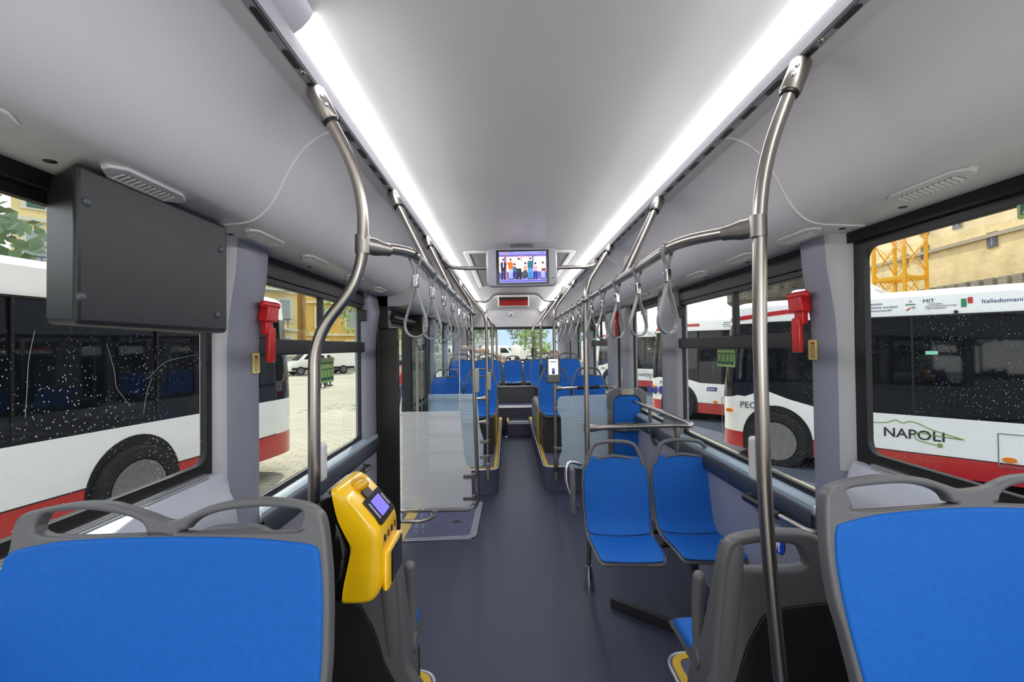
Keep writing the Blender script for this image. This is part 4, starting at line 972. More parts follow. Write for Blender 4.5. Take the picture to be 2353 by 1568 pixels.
pic(15, [(.47, .33), (.58, .33), (.55, .12), (.50, .12)])
rc_(3, .135, .10, .16, 1)
def person_(x, shirt, legs, h=.68, wv=.055, base=.12, arm=None):
    hip = base + (h - base) * .52; sh = base + (h - base) * .86
    pic(legs, [(x - wv * .75, base), (x - wv * .2, base), (x, hip - .05), (x + wv * .2, base), (x + wv * .75, base), (x + wv * .8, hip), (x - wv * .8, hip)])
    pic(8, [(x - wv * .9, base - .02), (x - wv * .1, base - .02), (x - wv * .2, base + .015), (x - wv * .8, base + .015)]); pic(8, [(x + wv * .1, base - .02), (x + wv * .9, base - .02), (x + wv * .8, base + .015), (x + wv * .2, base + .015)])
    if arm: pic(arm[2], [(x + arm[3] * wv * .6, sh), (arm[0] - .012, arm[1]), (arm[0] + .016, arm[1] + .01), (x + arm[3] * wv * .9, sh - .10)])
    pic(shirt, [(x - wv * .85, hip - .01), (x + wv * .85, hip - .01), (x + wv, sh - .05), (x + wv * .6, sh), (x - wv * .6, sh), (x - wv, sh - .05)])
    el(16, x + .006, sh + .055, .020, .042); el(8, x, sh + .078, .024, .030)
person_(.09, 4, 4, .76, .06); rc_(5, .082, .50, .10, .68)
person_(.245, 6, 7, .76, .055, arm=(.15, .60, 6, -1))
person_(.42, 5, 8, .78, .065, arm=(.47, .86, 13, 1)); person_(.665, 9, 10, .79, .065, arm=(.72, .86, 9, 1))
person_(.33, 9, 12, .58, .04, .14); person_(.555, 13, 15, .60, .045, .2); person_(.77, 11, 12, .60, .05); person_(.93, 5, 7, .62, .05); rc_(14, .90, .36, .99, .45)
b.build('screen_picture', pm, tv, smooth=0)
plate('logo_mark', [rrect(.022, .006, .001, 1)], c + U * (w_ * .435) - V * (h_ * .29) + n * .0005, U, V, .0006, TEXTD, tv)
b = MB(); b.box(c.x - .10, c.x + .10, 3.86, 3.94, 2.27, 2.47); b.build('hanger', SEATG, tv, bevel=.01)

gr = thing('air_grille', 'perforated return air grille in the ceiling behind the monitor', 'grille', (0, 5.2, 2.46))
m_, mp_ = brickmat('perforated_sheet', (60, 60, 58), (66, 66, 62), (168, 168, 160), 40, bw=.5, rh=.5, mortar=.09, rough=.5)
b = MB(); b.box(-.46, .46, 4.15, 6.45, 2.462, 2.4685); b.build('perforated_panel', m_, gr)
plate('grille_frame', [rrect(1.02, 2.42, .03, 4), rrect(.92, 2.30, .02, 3)], (0, 5.3, 2.463), (1, 0, 0), (0, 1, 0), .008, CEIL, gr, .004)
sg = thing('led_sign', 'dark red display panel hung under the ceiling ahead of the rear wall', 'display', (0, 7.6, 2.36))
c = aY(1180, 693, 7.6); w_ = 66 / F * 7.6; h_ = 20 / F * 7.6
b = MB(); b.box(c.x - w_ / 2 - .02, c.x + w_ / 2 + .02, 7.6, 7.9, c.z - h_ / 2 - .015, c.z + h_ / 2 + .04); b.build('case', PANEL, sg, bevel=.01)
b = MB(); b.box(c.x - w_ / 2, c.x + w_ / 2, 7.592, 7.6, c.z - h_ / 2, c.z + h_ / 2); b.build('display_window', mat('dark_red_display', (120, 6, 4), .25, 0, .1, emit=.25), sg)
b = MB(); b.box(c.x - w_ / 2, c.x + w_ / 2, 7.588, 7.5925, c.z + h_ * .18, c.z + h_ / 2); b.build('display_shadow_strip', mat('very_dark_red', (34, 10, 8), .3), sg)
# the ceiling drops behind the display
tn[0] += 1
b = MB(); b.grid([[(x, 7.7, 2.474), (x, 8.2, 2.45), (x, 9.2, 2.425), (x, 9.88, 2.418)] for x in (-.57, 0, .57)]); struct(b.build('trim_%d' % tn[0], CEIL, smooth=60))

# ------------------------------------------------------------------ cameras, dome lamp, ticket readers
def dome(label, c, nrm, r, group='camera domes'):
    t = thing('camera_dome', label, 'camera', c, group); n = Vector(nrm).normalized(); c = Vector(c)
    b = MB(); b.lathe(c, n, [(r, 0), (r, .012), (r * .93, .022), (r * .62, .040), (r * .5, .044)], 24); b.build('base', WHITE, t)
    b = MB(); b.sphere(c + n * .040, r * .46, 16, 10); b.build('eyeball', mat('grey_eyeball', (200, 200, 204), .3), t)
    d = (n + Vector((-.4 * n.x, -.9, -.2))).normalized() if abs(n.x) > .3 else n
    b = MB(); b.sphere(c + n * .040 + d * r * .30, r * .26, 12, 8); b.build('lens', BLACKG, t); return t
dome('white round camera dome on the right ceiling panel beside the near strut', (.85, 3.5, 2.235), (-.82, 0, -.57), .075)
dome('white round camera dome on the right ceiling panel, further back', (.85, 5.5, 2.235), (-.82, 0, -.57), .07)
dome('small white camera in the middle of the panel over the rear window', (.0 - .03, 10.0, 2.32), (0, -.95, -.3), .06)
lp_ = thing('speaker_lamp', 'round clear lamp on an arm beside the right light strip', 'lamp', (.60, 5.45, 2.3))
b = MB(); b.lathe((.585, 5.42, 2.275), (-.5, -.8, -.3), [(.02, -.05), (.05, -.04), (.062, 0), (.062, .02), (.05, .03)], 20); b.build('lens', mat('lamp_lens', (214, 214, 200), .15), lp_)
b = MB(); b.tube([(TX, 5.6, TZ), (.62, 5.5, 2.30), (.59, 5.44, 2.28)], .014, 8); b.build('arm', STEELD, lp_)
def reader(label, c, sc=1.):
    t = thing('ticket_reader', label, 'ticket reader', c, 'black ticket readers'); c = Vector(c); U = Vector((1, 0, 0)); V = Vector((0, .06, 1)).normalized(); n = U.cross(V)
    plate('case', [rrect(.150 * sc, .275 * sc, .02, 4)], c, U, V, .025, BLACKG, t, .008, 3)
    plate('screen', [rrect(.100 * sc, .165 * sc, .003, 2)], c + V * .035 * sc + n * .026, U, V, .0012, mat('white_screen', (214, 224, 250), .3, 0, .02, emit=.9), t)
    plate('screen_icon', [rrect(.030 * sc, .062 * sc, .004, 2)], c + V * -.012 * sc + n * .0275, U, V, .0006, BLUEST, t)
    plate('screen_icon', [circle(.008 * sc, 12)], c + V * .0 * sc + n * .0283, U, V, .0004, TEXTW, t)
    plate('screen_heading', [rrect(.07 * sc, .012 * sc, .001, 1)], c + V * .088 * sc + n * .0275, U, V, .0006, mat('lilac_print', (160, 160, 220), .4), t)
    for k, (x, z) in enumerate(((-.04, -.085), (0, -.08), (.04, -.082), (0, -.112))):
        plate('key', [rrect(.018 * sc, .010 * sc, .002, 1)], c + U * x * sc + V * z * sc + n * .026, U, V, .001, mat('grey_key', (90, 92, 96), .4), t)
    b = MB(); b.tube([c + Vector((0, .02, -.05 * sc)), c + Vector((0, .055, -.05 * sc))], .026, 12); b.build('pole_mount', BLACK, t)
reader('black ticket reader with lit white screen on the right aisle pole', aY(1271, 851, 4.86))
reader('black ticket reader with lit white screen further back on the left pole', aY(1135, 840, 8.16) + Vector((0, 0, 0)))

# ------------------------------------------------------------------ air vents on the side panels
def vent(s, y, label):
    L = .25 / 2; t = thing('air_vent', label, 'air vent', (s * 1.05, y, 2.03), 'slatted air vents')
    O = Vector((s * 1.04, y, 2.028)); U = Vector((0, 1, 0)); V = Vector((s, 0, -.30)).normalized(); n = Vector((-s * .30, 0, -1)).normalized()
    if U.cross(V).dot(n) < 0: U = -U
    lo = [(-L, -.012), (-L + .035, -.030), (L - .035, -.030), (L, -.012), (L, .006), (L - .04, .030), (-L + .04, .030), (-L, .006)]
    plate('vent_frame', [lo, rrect(.175, .028, .003, 2, 0, .004)], O, U, V, .009, mat('vent_plastic', (206, 206, 206), .4), t, .004, 3)
    b = MB()
    for k in range(11): c = O + U * (-.080 + .016 * k) + V * .004 + n * .0065; b.obox(c, U * .0036 + n * .002, V * .0145, n * .004)
    b.build('vent_slats', mat('vent_plastic', (206, 206, 206), .4), t)
    b = MB(); b.obox(O + n * .0005 + V * .004, U * .088, V * .0145, n * .001); b.build('vent_backing', mat('vent_shadow', (46, 47, 49), .6), t)
for i, y in enumerate((.73, 1.17, 1.74, 2.19, 2.75, 3.3)): vent(-1, y, 'pale slatted air vent on the left ceiling panel, %s from the front' % ordinal(i))
for i, y in enumerate((.72, 1.23, 1.79, 2.24, 2.75, 3.3, 3.85)): vent(1, y, 'pale slatted air vent on the right ceiling panel, %s from the front' % ordinal(i))

# ------------------------------------------------------------------ wall handles, button boxes, stickers
def whandle(label, pa, pb, X, s):
    A, B = aX(*pa, X - s * .05), aX(*pb, X - s * .05); t = thing('grab_rail', label, 'grab rail', A)
    d = (B - A).normalized(); o = Vector((s * .06, 0, 0))
    b = MB(); b.tube(fillet([A + o, A, B, B + o], .035, 5), .0145, 12); b.build('bar', STEEL, t, smooth=60)
    b = MB(); b.tube([A + d * .03, A + d * ((B - A).length * .62)], .0185, 14); b.build('black_grip', BLACK, t)
    for q in (A + o, B + o): b = MB(); b.lathe(q, (-s, 0, 0), [(.024, 0), (.022, .010)], 14); b.build('end_flange', STEELD, t)
whandle('steel wall handle with black grip below the right window, beside the dark seat back', (1706, 1140), (1860, 1224), 1.178, 1)
whandle('short steel wall handle below the left window, above the yellow machine', (800, 1108), (853, 1072), -1.178, -1)
def bbox(label, c):
    t = thing('stop_button_box', label, 'stop button box', c); b = MB(); b.obox(c, (.013, 0, 0), (0, .02, 0), (0, 0, .058)); b.build('box', mat('pale_grey_box', (208, 210, 212), .4), t, bevel=.010, seg=3)
    b = MB(); b.obox(Vector(c) + Vector((0, .022, .01)), (.009, 0, 0), (0, .004, 0), (0, 0, .012)); b.build('button', REDP, t, bevel=.002)
bbox('pale grey button box on the back of the bent right pole', aY(1737, 1054, 1.205)); bbox('pale grey button box on the back of the bent left pole', aY(738, 1062, 1.385))
def wsticker(px, py, X, s, label, w_=.20, h_=.15):
    c = aX(px, py, X); t = thing('window_sticker', label, 'sticker', c, 'green window stickers'); U = Vector((0, -s, 0)); V = Vector((0, 0, 1)); n = U.cross(V)
    plate('label_face', [rrect(w_, h_, .008, 3)], c, U, V, .0008, GREENST, t)
    for k in range(4):
        plate('pictogram', [rrect(w_ * .20, h_ * .48, .003, 2, (-1.5 + k) * w_ * .235, -h_ * .17), rrect(w_ * .16, h_ * .30, .003, 2, (-1.5 + k) * w_ * .235, -h_ * .13)], c + n * .001, U, V, .0006, GREEND, t)
    text('lettering', "Uscita di Emergenza", h_ * .16, c + n * .0016 + V * h_ * .30, U, V, GREEND, t, .0003)
wsticker(752, 851, -1.222, -1, 'green emergency exit sticker on the tall left window glass')
wsticker(1667, 815, 1.222, 1, 'green emergency exit sticker on the tall right window glass', .22, .15)
wsticker(1478, 704, 1.222, 1, 'small green sticker high on a far right window', .16, .16)
c = aX(2347, 461, 1.222); t = thing('window_sticker', 'green exit sticker with running figure at the right edge of the front window', 'sticker', c, 'green window stickers'); U = Vector((0, -1, 0)); V = Vector((0, 0, 1)); n = U.cross(V)
c = aX(2337, 461, 1.222) + U * .05
plate('label_face', [rrect(.10, .105, .01, 4)], c, U, V, .0008, GREENST, t)
plate('pictogram', [rrect(.084, .060, .002, 2, 0, -.012)], c + n * .001, U, V, .0006, GREEND, t)
plate('arrow', [[(-.038, -.040), (-.010, -.040), (.004, .010), (-.014, .010)]], c + n * .0018, U, V, .0004, GREENST, t)
plate('number_box', [rrect(.030, .026, .002, 2, -.020, .034)], c + n * .001, U, V, .0006, GREEND, t)
text('lettering', '5', .024, c + n * .0018 + U * -.024 + V * .034, U, V, GREENST, t, .0003)
c = aX(1787, 1246, 1.180); t = thing('wall_sticker', 'round blue sticker with a white figure, low on the right wall below the handle', 'sticker', c); U = Vector((0, -1, 0)); V = Vector((0, 0, 1)); n = U.cross(V)
plate('disc', [circle(.055, 32)], c, U, V, .001, mat('bright_blue_sticker', (20, 70, 190), .4), t)
plate('figure', [circle(.010, 14, 0, .030)], c + n * .0012, U, V, .0006, TEXTW, t)
plate('figure', [[(-.016, .018), (.016, .018), (.024, -.008), (.017, -.010), (.013, .004), (.018, -.042), (.008, -.042), (0, -.012), (-.008, -.042), (-.018, -.042), (-.013, .004), (-.017, -.010), (-.024, -.008)]], c + n * .0012, U, V, .0006, TEXTW, t)
c = aY(1274, 815, 10.04); t = thing('window_sticker', 'round red ringed prohibition sticker low on the rear window, right side', 'sticker', c); U = Vector((1, 0, 0)); V = Vector((0, 0, 1)); n = U.cross(V)
plate('disc', [circle(.10, 32)], c, U, V, .001, TEXTW, t); plate('red_ring', [circle(.10, 32), circle(.078, 28)], c + n * .0015, U, V, .0006, REDPR, t)
plate('red_bar', [[(-.07, .05), (-.055, .065), (.07, -.05), (.055, -.065)]], c + n * .0016, U, V, .0006, REDPR, t)
plate('figure', [[(-.02, -.04), (.02, -.04), (.03, .03), (0, .05), (-.03, .03)]], c + n * .0012, U, V, .0004, TEXTD, t)
# ================================================================== OUTSIDE
GZ = -.45
BUSW = mat('white_bus_paint', (246, 246, 243), .18, 0, .02, coat=.6)
BUSR = mat('red_bus_paint', (186, 26, 32), .2, 0, .04, coat=.6)
BUSG = mat('dark_bus_glass', (16, 19, 24), .04, 0, .1, spec=.6)
TYRE = mat('tyre_rubber', (28, 28, 29), .8, 0, .1)
HUB = mat('wheel_metal', (128, 130, 132), .4, .5, .1, 20)
ORANGE = mat('orange_lens', (232, 130, 20), .2)
NAVY = mat('navy_panel', (42, 44, 110), .3)
GREENL = mat('leaf_green_print', (120, 160, 60), .4)
def make_bus(label, wheels, length, side, group, mark=True):
    """city bus, nose at the origin, heading +X; SIDE (+1 left / -1 right) carries lettering and markers"""
    t = thing('city_bus', label, 'bus', (0, 0, 0), group)
    hw = 1.22; N = 9
    plan = [(-length, hw), (-length * .75, hw), (-length * .5, hw), (-length * .3, hw), (-2.2, hw), (-1.6, hw), (-1.2, hw), (-.9, hw), (-.7, hw - .003)]
    plan += [(-.7 + .7 * math.sin(a) ** .8 if a > 0 else -.7, hw * (.62 + .38 * math.cos(a))) for a in [k * PI / 2 / 8 for k in range(1, 9)]]
    plan += [(-.0, .38 * hw), (0, 0)]
    full = plan + [(x, -y) for x, y in reversed(plan[:-1])]
    def lean(z): return -.16 * max(0, (z - 1.0) / 1.6) ** 1.6
    def bandm(name, z0, z1, n, m, par=t, xmin=None):
        rows_ = []
        for k in range(n + 1):
            row = []
            for x, y in full:
                a, c = (z0(x) if callable(z0) else z0), (z1(x) if callable(z1) else z1)
                z = a + (c - a) * k / n; f = max(0, min(1, 1 + x / 1.2)); row.append((x + lean(z) * f, y * (1 - .02 * max(0, z - 1.2)), z))
            rows_.append(row)
        b = MB(); b.grid(rows_); return b.build(name, m, par, smooth=45)
    wl = lambda x: 1.07 + (.22 * math.exp(-((x + .85) / .42) ** 2) + (.06 if x > -.5 else 0)) * (1 if mark else 0) + (0 if mark else .10); rt = .55 if mark else .63
    bandm('red_skirt', .28, rt, 2, BUSR); bandm('white_side', rt, wl, 3, BUSW); bandm('dark_glazing', wl, 2.46, 6, BUSG)
    bandm('white_roof_side', 2.46, 2.74, 2, BUSW)
    # roof
    b = MB(); rws = []
    for z, k in ((2.74, 0), (2.80, .05), (2.84, .16), (2.86, .4)):
        rws.append([((x + lean(2.74) * max(0, min(1, 1 + x / 1.2))) - (k * .8 if x > -.9 else 0), y * (1 - .02 * 1.54) * (1 - k), z) for x, y in full])
    b.grid(rws); rl = rws[-1]; b.poly(rl); b.build('roof', BUSW, t, smooth=50)
    b = MB(); b.poly([(-length, hw * .98, .28), (-length, -hw * .98, .28), (-length, -hw * .95, 2.8), (-length, hw * .95, 2.8)]); b.build('end_panel', BUSW, t, smooth=0)
    b = MB(); b.box(-2.3, -1.15, -.9, .9, 2.82, 3.02); b.build('roof_unit', BUSW, t, bevel=.08, seg=3)
    if mark:   # red sweep over the front roof edge
        b = MB(); rws = []
        for dz in (0, .07):
            rws.append([(x + lean(2.5) * max(0, min(1, 1 + x / 1.2)) + .006, (y + (.008 if y > 0 else -.008)) * (1 - .02 * 1.3), 2.50 + dz + .10 * math.exp(-((x + 1.4) / .9) ** 2)) for x, y in full if x > -1.7])
        b.grid(rws); b.build('red_sweep', BUSR, t, smooth=50)
    for s in (side,):
        yy = s * (hw + .004)
        for xw in wheels:
            ap = [(xw + .53 * math.cos(a), .50 + .56 * math.sin(a)) for a in [k * PI / 20 for k in range(21)]] + [(xw - .53, .27), (xw + .53, .27)]
            plate('wheel_arch', [ap], (0, yy, 0), (1, 0, 0) if s < 0 else (-1, 0, 0), (0, 0, 1), .003, BLACK, t) if s < 0 else plate('wheel_arch', [[(-a, c) for a, c in ap]], (0, yy, 0), (-1, 0, 0), (0, 0, 1), .003, BLACK, t)
            b = MB(); b.lathe((xw, s * (hw - .11), .47), (0, s, 0), [(.30, 0), (.46, .01), (.475, .04), (.475, .12), (.45, .165), (.36, .175), (.33, .165), (.31, .12), (.30, .12)], 32); w_ = b.build('wheel', TYRE, t)
            b = MB(); b.lathe((xw, s * (hw - .05), .47), (0, s, 0), [(.315, .10), (.30, .085), (.285, .02), (.16, .0), (.14, .05), (.10, .085), (.0001, .085)], 32); b.build('hub', HUB, w_)
            b = MB()
            for k in range(8): a = 2 * PI * k / 8; b.sphere((xw + .20 * math.cos(a), s * (hw - .035), .47 + .20 * math.sin(a)), .022, 6, 4)
            b.build('wheel_nut', HUB, w_)
        U = Vector((-s, 0, 0)); V = Vector((0, 0, 1)); W = Vector((0, s, 0))
        for x in ((-.25, -2.0, -3.65) if mark else (-1.2, -3.35, -5.6)):
            plate('side_marker', [circle(.065, 18, 0, 0, .035)], (x, yy, .92 if x > -.5 else .60), U, V, .01, ORANGE, t)
        for x in (-1.55, -2.75, -4.1, -5.5): b = MB(); b.box(x - .012, x + .012, min(yy, yy - s * .02), max(yy, yy - s * .02), wl(x) + .01, 2.46); b.build('glass_seam', BLACK, t)
        b = MB(); b.box(-length, -.9, min(yy - s * .032, yy - s * .010), max(yy - s * .032, yy - s * .010), 2.452, 2.475); b.build('roof_gutter', BLACK, t)
        b = MB(); b.box(-length, -.7, min(yy, yy - s * .006), max(yy, yy - s * .006), rt - .005, rt + .006); b.build('skirt_line', BLACK, t)
        if mark:
            T = lambda x, z: Vector((x, yy - s * (.02 * max(0, z - 1.2) * 1.22 - .002), z))
            text('lettering', 'PEO', .155, T(-.57, 1.03), U, V, TEXTD, t)
            text('lettering', 'NAPOLI', .185, T(-2.74, .80), U, V, TEXTD, t, sx=1.02, weight=.002)
            pl = catmull([T(-2.28, .93), T(-2.45, .945), T(-2.55, .99), T(-2.63, .955), T(-2.70, .985), T(-2.80, .965), T(-2.95, .89), T(-3.25, .80)], 5)
            b = MB(); b.tube(pl, .0055, 5); b.build('mountain_outline', GREENL, t)
            b = MB(); b.tube(catmull([T(-3.23, .80), T(-2.95, .82), T(-2.80, .84), T(-2.755, .79), T(-2.79, .735), T(-2.93, .70), T(-3.0, .69)], 5), .006, 5); b.build('plug_cable', GREENL, t)
            plate('plug', [[(0, -.028), (.035, -.028), (.05, -.018), (.05, .018), (.035, .028), (0, .028)]], T(-2.99, .69), U, V, .002, GREENL, t)
            plate('anm_panel', [[(-.13, -.05), (.13, -.05), (.15, .05), (-.11, .05)]], T(-1.90, .93), U, V, .002, NAVY, t)
            text('lettering', 'anm', .12, T(-1.90, .935) + W * .003, U, V, TEXTW, t)
            for x, z, bd_, sz, m in ((-2.33, 2.665, 'Finanziato', .05, NAVY), (-2.40, 2.615, "dall'Unione europea", .05, NAVY), (-2.38, 2.565, 'NextGenerationEU', .04, TEXTD), (-2.93, 2.665, 'MIT', .075, TEXTD), (-3.0, 2.62, 'MINISTERO', .028, TEXTD), (-3.05, 2.59, 'DELLE INFRASTRUTTURE', .028, TEXTD), (-3.0, 2.56, 'E DEI TRASPORTI', .028, TEXTD), (-3.62, 2.62, 'Italiadomani', .075, NAVY)):
                text('lettering', bd_, sz, T(x, z), U, V, m, t)
            plate('tricolour_mark', [[(-.05, -.06), (.0, -.06), (.0, .05), (-.05, .05)]], T(-3.30, 2.62), U, V, .002, mat('flag_green', (20, 140, 90), .4), t)
            plate('tricolour_mark', [[(.012, -.015), (.06, -.015), (.06, .065), (.012, .065)]], T(-3.30, 2.62), U, V, .002, mat('flag_red', (200, 50, 50), .4), t)
            plate('road_mark', [[(-.055, -.05), (-.02, -.02), (.03, .0), (.05, .0), (.0, -.02), (-.025, -.05)]], T(-2.74, 2.60), U, V, .002, mat('flag_red', (200, 50, 50), .4), t)
            plate('road_mark', [[(-.055, .015), (.06, .015), (.04, .03), (-.05, .03)]], T(-2.74, 2.61), U, V, .002, mat('flag_green', (20, 140, 90), .4), t)
            text('lettering', 'A', .045, T(-2.74, 2.675), U, V, NAVY, t); text('lettering', 'V', .045, T(-2.775, 2.575), U, V, TEXTD, t)
            plate('exit_label', [rrect(.13, .05, .004, 1)], T(-2.95, 1.95), U, V, .002, mat('mint_label', (150, 220, 190), .4), t)
            plate('roof_camera', [circle(.022, 14)], T(-3.20, 2.50), U, V, .02, BLACK, t)
            plate('door_seam', [rrect(.012, .80, .002, 1)], T(-.12, .75), U, V, .002, mat('panel_seam_grey', (120, 124, 126), .5), t)
            plate('hatch_outline', [rrect(.9, .42, .01, 2), rrect(.88, .40, .01, 2)], T(-4.0, .72), U, V, .002, mat('panel_seam_grey', (120, 124, 126), .5), t)
            b = MB(); b.obox((.0 - .02, s * .80, 1.02), (.03, 0, 0), (0, .045, 0), (0, 0, .13)); b.build('corner_lamp', mat('red_lens', (220, 40, 24), .15), t, bevel=.03, seg=3)
    return t
hd = math.atan2(.736, -.68)
def nose_at(px, Y, z=GZ): r = ray(px, 790); return Vector((CAM.x + r.x * Y / r.y, Y, z))
# the measured line is the left side plane; the root sits on the centre line
lat = Vector((math.cos(hd + PI / 2), math.sin(hd + PI / 2), 0))
n1 = Vector((3.70, 8.36, GZ - .05)) - lat * 1.22
B1 = make_bus('white and red city bus with NAPOLI lettering, nearest outside the right windows', (-1.0, -6.6), 9.0, 1, 'parked city buses')
B1.location = n1; B1.rotation_euler = (0, 0, hd)
B2 = dup(B1, Vector((3.93, 13.3, GZ - .05)) - lat * 1.22, hd, 'white and red city bus with three round blue stickers, second in the right row')
B3 = dup(B1, Vector((4.05, 22.0, GZ - .05)) - lat * 1.22, hd, 'white and red city bus third in the row outside the right windows, partly behind pillars')
U = Vector((-1, 0, 0)); V = Vector((0, 0, 1))
for x in (-.10, -.28, -.48):
    plate('blue_sticker', [circle(.085, 24, 0, 0, .12)], B2.location + Vector((x, 1.226 if x < -.2 else 1.20, .82)), U, V, .003, BLUEST, B2)
h1 = Vector((.164, .986, 0)).normalized(); hd1 = math.atan2(h1.y, h1.x)
latr = Vector((h1.y, -h1.x, 0))
B4 = make_bus('white city bus with red skirt parked alongside the left windows', (-3.0, -8.4), 11.0, -1, 'parked city buses', mark=False)
B4.location = Vector((-3.70, 8.0, GZ + .08)) - latr * 1.22; B4.rotation_euler = (0, 0, hd1)
T = lambda x, z: B4.location + Vector((x, -1.226, z))
B5 = dup(B1, (8.6, 31.0, GZ), R(-100), 'white and red city bus seen far off through the right part of the rear window')

# ground
b = MB(); b.poly([(-150, -60, GZ), (150, -60, GZ), (150, 260, GZ), (-150, 260, GZ)])
gm = brickmat('pale_cobbles', (188, 182, 160), (176, 170, 148), (146, 140, 122), 1.0, bw=.34, rh=.17, mortar=.012, stain=.15)[0]
struct(b.build('ground', gm, smooth=0))
b = MB(); b.box(4.25, 60, -30, 60, GZ - .02, GZ + .012); struct(b.build('road', mat('shaded_asphalt', (84, 90, 100), .85, 0, .15, 3, bump=.2, bscale=80), smooth=0))  # asphalt, its dark colour also standing in for shade around the buses
# castle facade
A = Vector((75.6, 95, 0)); Bp = Vector((70.7, 60, 0)); dv = (Bp - A).normalized(); nv = Vector((dv.y, -dv.x, 0)); nv = nv if nv.x < 0 else -nv
sm_, mp_ = brickmat('castle_stone', (246, 222, 168), (238, 212, 156), (222, 196, 146), 1.0, bw=.9, rh=.42, mortar=.012, stain=.22, upright=True)
cs_ = thing('castle', 'tall pale stone castle wall with small windows outside the right front window', 'castle', A + dv * 20)
P = lambda u, z, o=0: A + dv * u + nv * o + Vector((0, 0, z))
b = MB(); b.add([P(-8, GZ), P(110, GZ), P(110, 46), P(-8, 46), P(-8, GZ, -12), P(110, GZ, -12), P(110, 46, -12), P(-8, 46, -12)], [(0, 1, 2, 3), (3, 2, 6, 7), (0, 3, 7, 4), (1, 5, 6, 2), (4, 7, 6, 5)]); b.build('wall', sm_, cs_, smooth=0)
b = MB(); b.obox(P(51, 17.2, .15), dv * 59, nv * .30, Vector((0, 0, .28))); b.build('cornice', mat('grey_cornice', (176, 164, 140), .8), cs_)
for px, py in ((2200, 509), (2281, 551), (2125, 526), (2126, 580), (2200, 466), (2284, 452), (1994, 553), (2080, 600)):
    c = aP(px, py, A, nv); u = (c - A).dot(dv); z = c.z
    fr_ = MB(); fr_.obox(P(u, z, .05), dv * .85, nv * .10, Vector((0, 0, 1.15))); f_ = fr_.build('window', mat('grey_window_stone', (122, 112, 98), .8), cs_)
    g = MB(); g.obox(P(u + .12, z - .02, .12), dv * .52, nv * .06, Vector((0, 0, .88))); g.build('pane', mat('blue_grey_pane', (70, 86, 104), .15), f_)
    g = MB(); g.obox(P(u + .12, z - .02, .20), dv * .05, nv * .03, Vector((0, 0, .88))); g.build('mullion', mat('pale_mullion', (190, 196, 204), .5), f_)
bw_ = thing('battlement_wall', 'low crenellated grey stone wall in front of the pale castle wall', 'wall', P(40, GZ, 8))
gst = brickmat('grey_stone', (176, 168, 148), (158, 150, 132), (120, 114, 100), .8, bw=.6, rh=.3, mortar=.02, stain=.3, upright=True)[0]
b = MB(); b.obox(P(50, 4.0, 8), dv * 60, nv * .6, Vector((0, 0, 4.5))); b.build('wall', gst, bw_)
b = MB()
for k in range(60): b.obox(P(-8 + k * 1.95, 9.05, 8), dv * .62, nv * .6, Vector((0, 0, .62)))
b.build('merlons', gst, bw_)
# round tower
tw = thing('castle_tower', 'dark round stone tower with crenellated gallery outside the right window', 'tower', (47, 78, GZ))
dst = brickmat('dark_tower_stone', (112, 106, 96), (92, 88, 80), (66, 62, 56), .9, bw=.8, rh=.4, mortar=.02, stain=.35, upright=True)[0]
c0 = (47.5, 78, GZ)
b = MB(); b.lathe(c0, (0, 0, 1), [(8.6, 0), (7.6, 7.5), (7.6, 8.6), (8.7, 9.4), (8.7, 10.6), (8.2, 10.6), (8.2, 10.0), (6.6, 10.0), (6.5, 30)], 48); b.build('drum', dst, tw, smooth=50)
b = MB()
for k in range(34): a = 2 * PI * k / 34; ct = Vector((c0[0] + 8.45 * math.cos(a), c0[1] + 8.45 * math.sin(a), GZ + 11.0)); b.obox(ct, Vector((math.cos(a), math.sin(a), 0)) * .25, Vector((-math.sin(a), math.cos(a), 0)) * .45, Vector((0, 0, .5)))
b.build('merlons', dst, tw)
# crane mast
ck = thing('tower_crane', 'yellow lattice crane mast standing before the pale castle wall', 'crane', (36.5, 46, GZ))
CY_ = mat('crane_yellow', (246, 178, 24), .4, 0, .05)
q0, q1 = nose_at(2030, 44), nose_at(2112, 44); wcr = (q1 - q0).length * .80; ctr = (q0 + q1) / 2; ca = R(14)
e1, e2 = Vector((math.cos(ca), math.sin(ca), 0)) * wcr / 2, Vector((-math.sin(ca), math.cos(ca), 0)) * wcr / 2
corners = [ctr + e1 + e2, ctr - e1 + e2, ctr - e1 - e2, ctr + e1 - e2]; H = 24; stp = wcr * 1.05
for c in corners: b = MB(); b.obox(Vector((c.x, c.y, GZ + H / 2)), e1.normalized() * .12, e2.normalized() * .12, Vector((0, 0, H / 2))); b.build('mast_leg', CY_, ck)
for k in range(4):
    a, c = corners[k], corners[(k + 1) % 4]; b = MB(); z = GZ
    while z < GZ + H - stp:
        b.tube([Vector((a.x, a.y, z)), Vector((c.x, c.y, z + stp))], .05, 6); b.tube([Vector((c.x, c.y, z)), Vector((a.x, a.y, z + stp))], .04, 6); z += stp
    for z in (GZ + 3.2, GZ + 8.2, GZ + 13.4, GZ + 18.5): b.obox(Vector(((a.x + c.x) / 2, (a.y + c.y) / 2, z)), (c - a) / 2, (c - a).normalized().cross(Vector((0, 0, 1))) * .08, Vector((0, 0, .16)))
    b.build('lattice_face', CY_, ck)
# hills
b = MB(); rws = []
for i in range(41):
    x = -60 + i * 14; h = 14 + 14 * math.exp(-((i - 24) / 3.) ** 2) + 8 * math.exp(-((i - 31) / 3.) ** 2) + 10 * math.exp(-((i - 6) / 4.) ** 2); rws.append([(x, 430, -2), (x, 440, h)])
b.grid(rws); struct(b.build('hills', mat('hazy_hill', (176, 196, 212), .9, 0, .05, .05)))

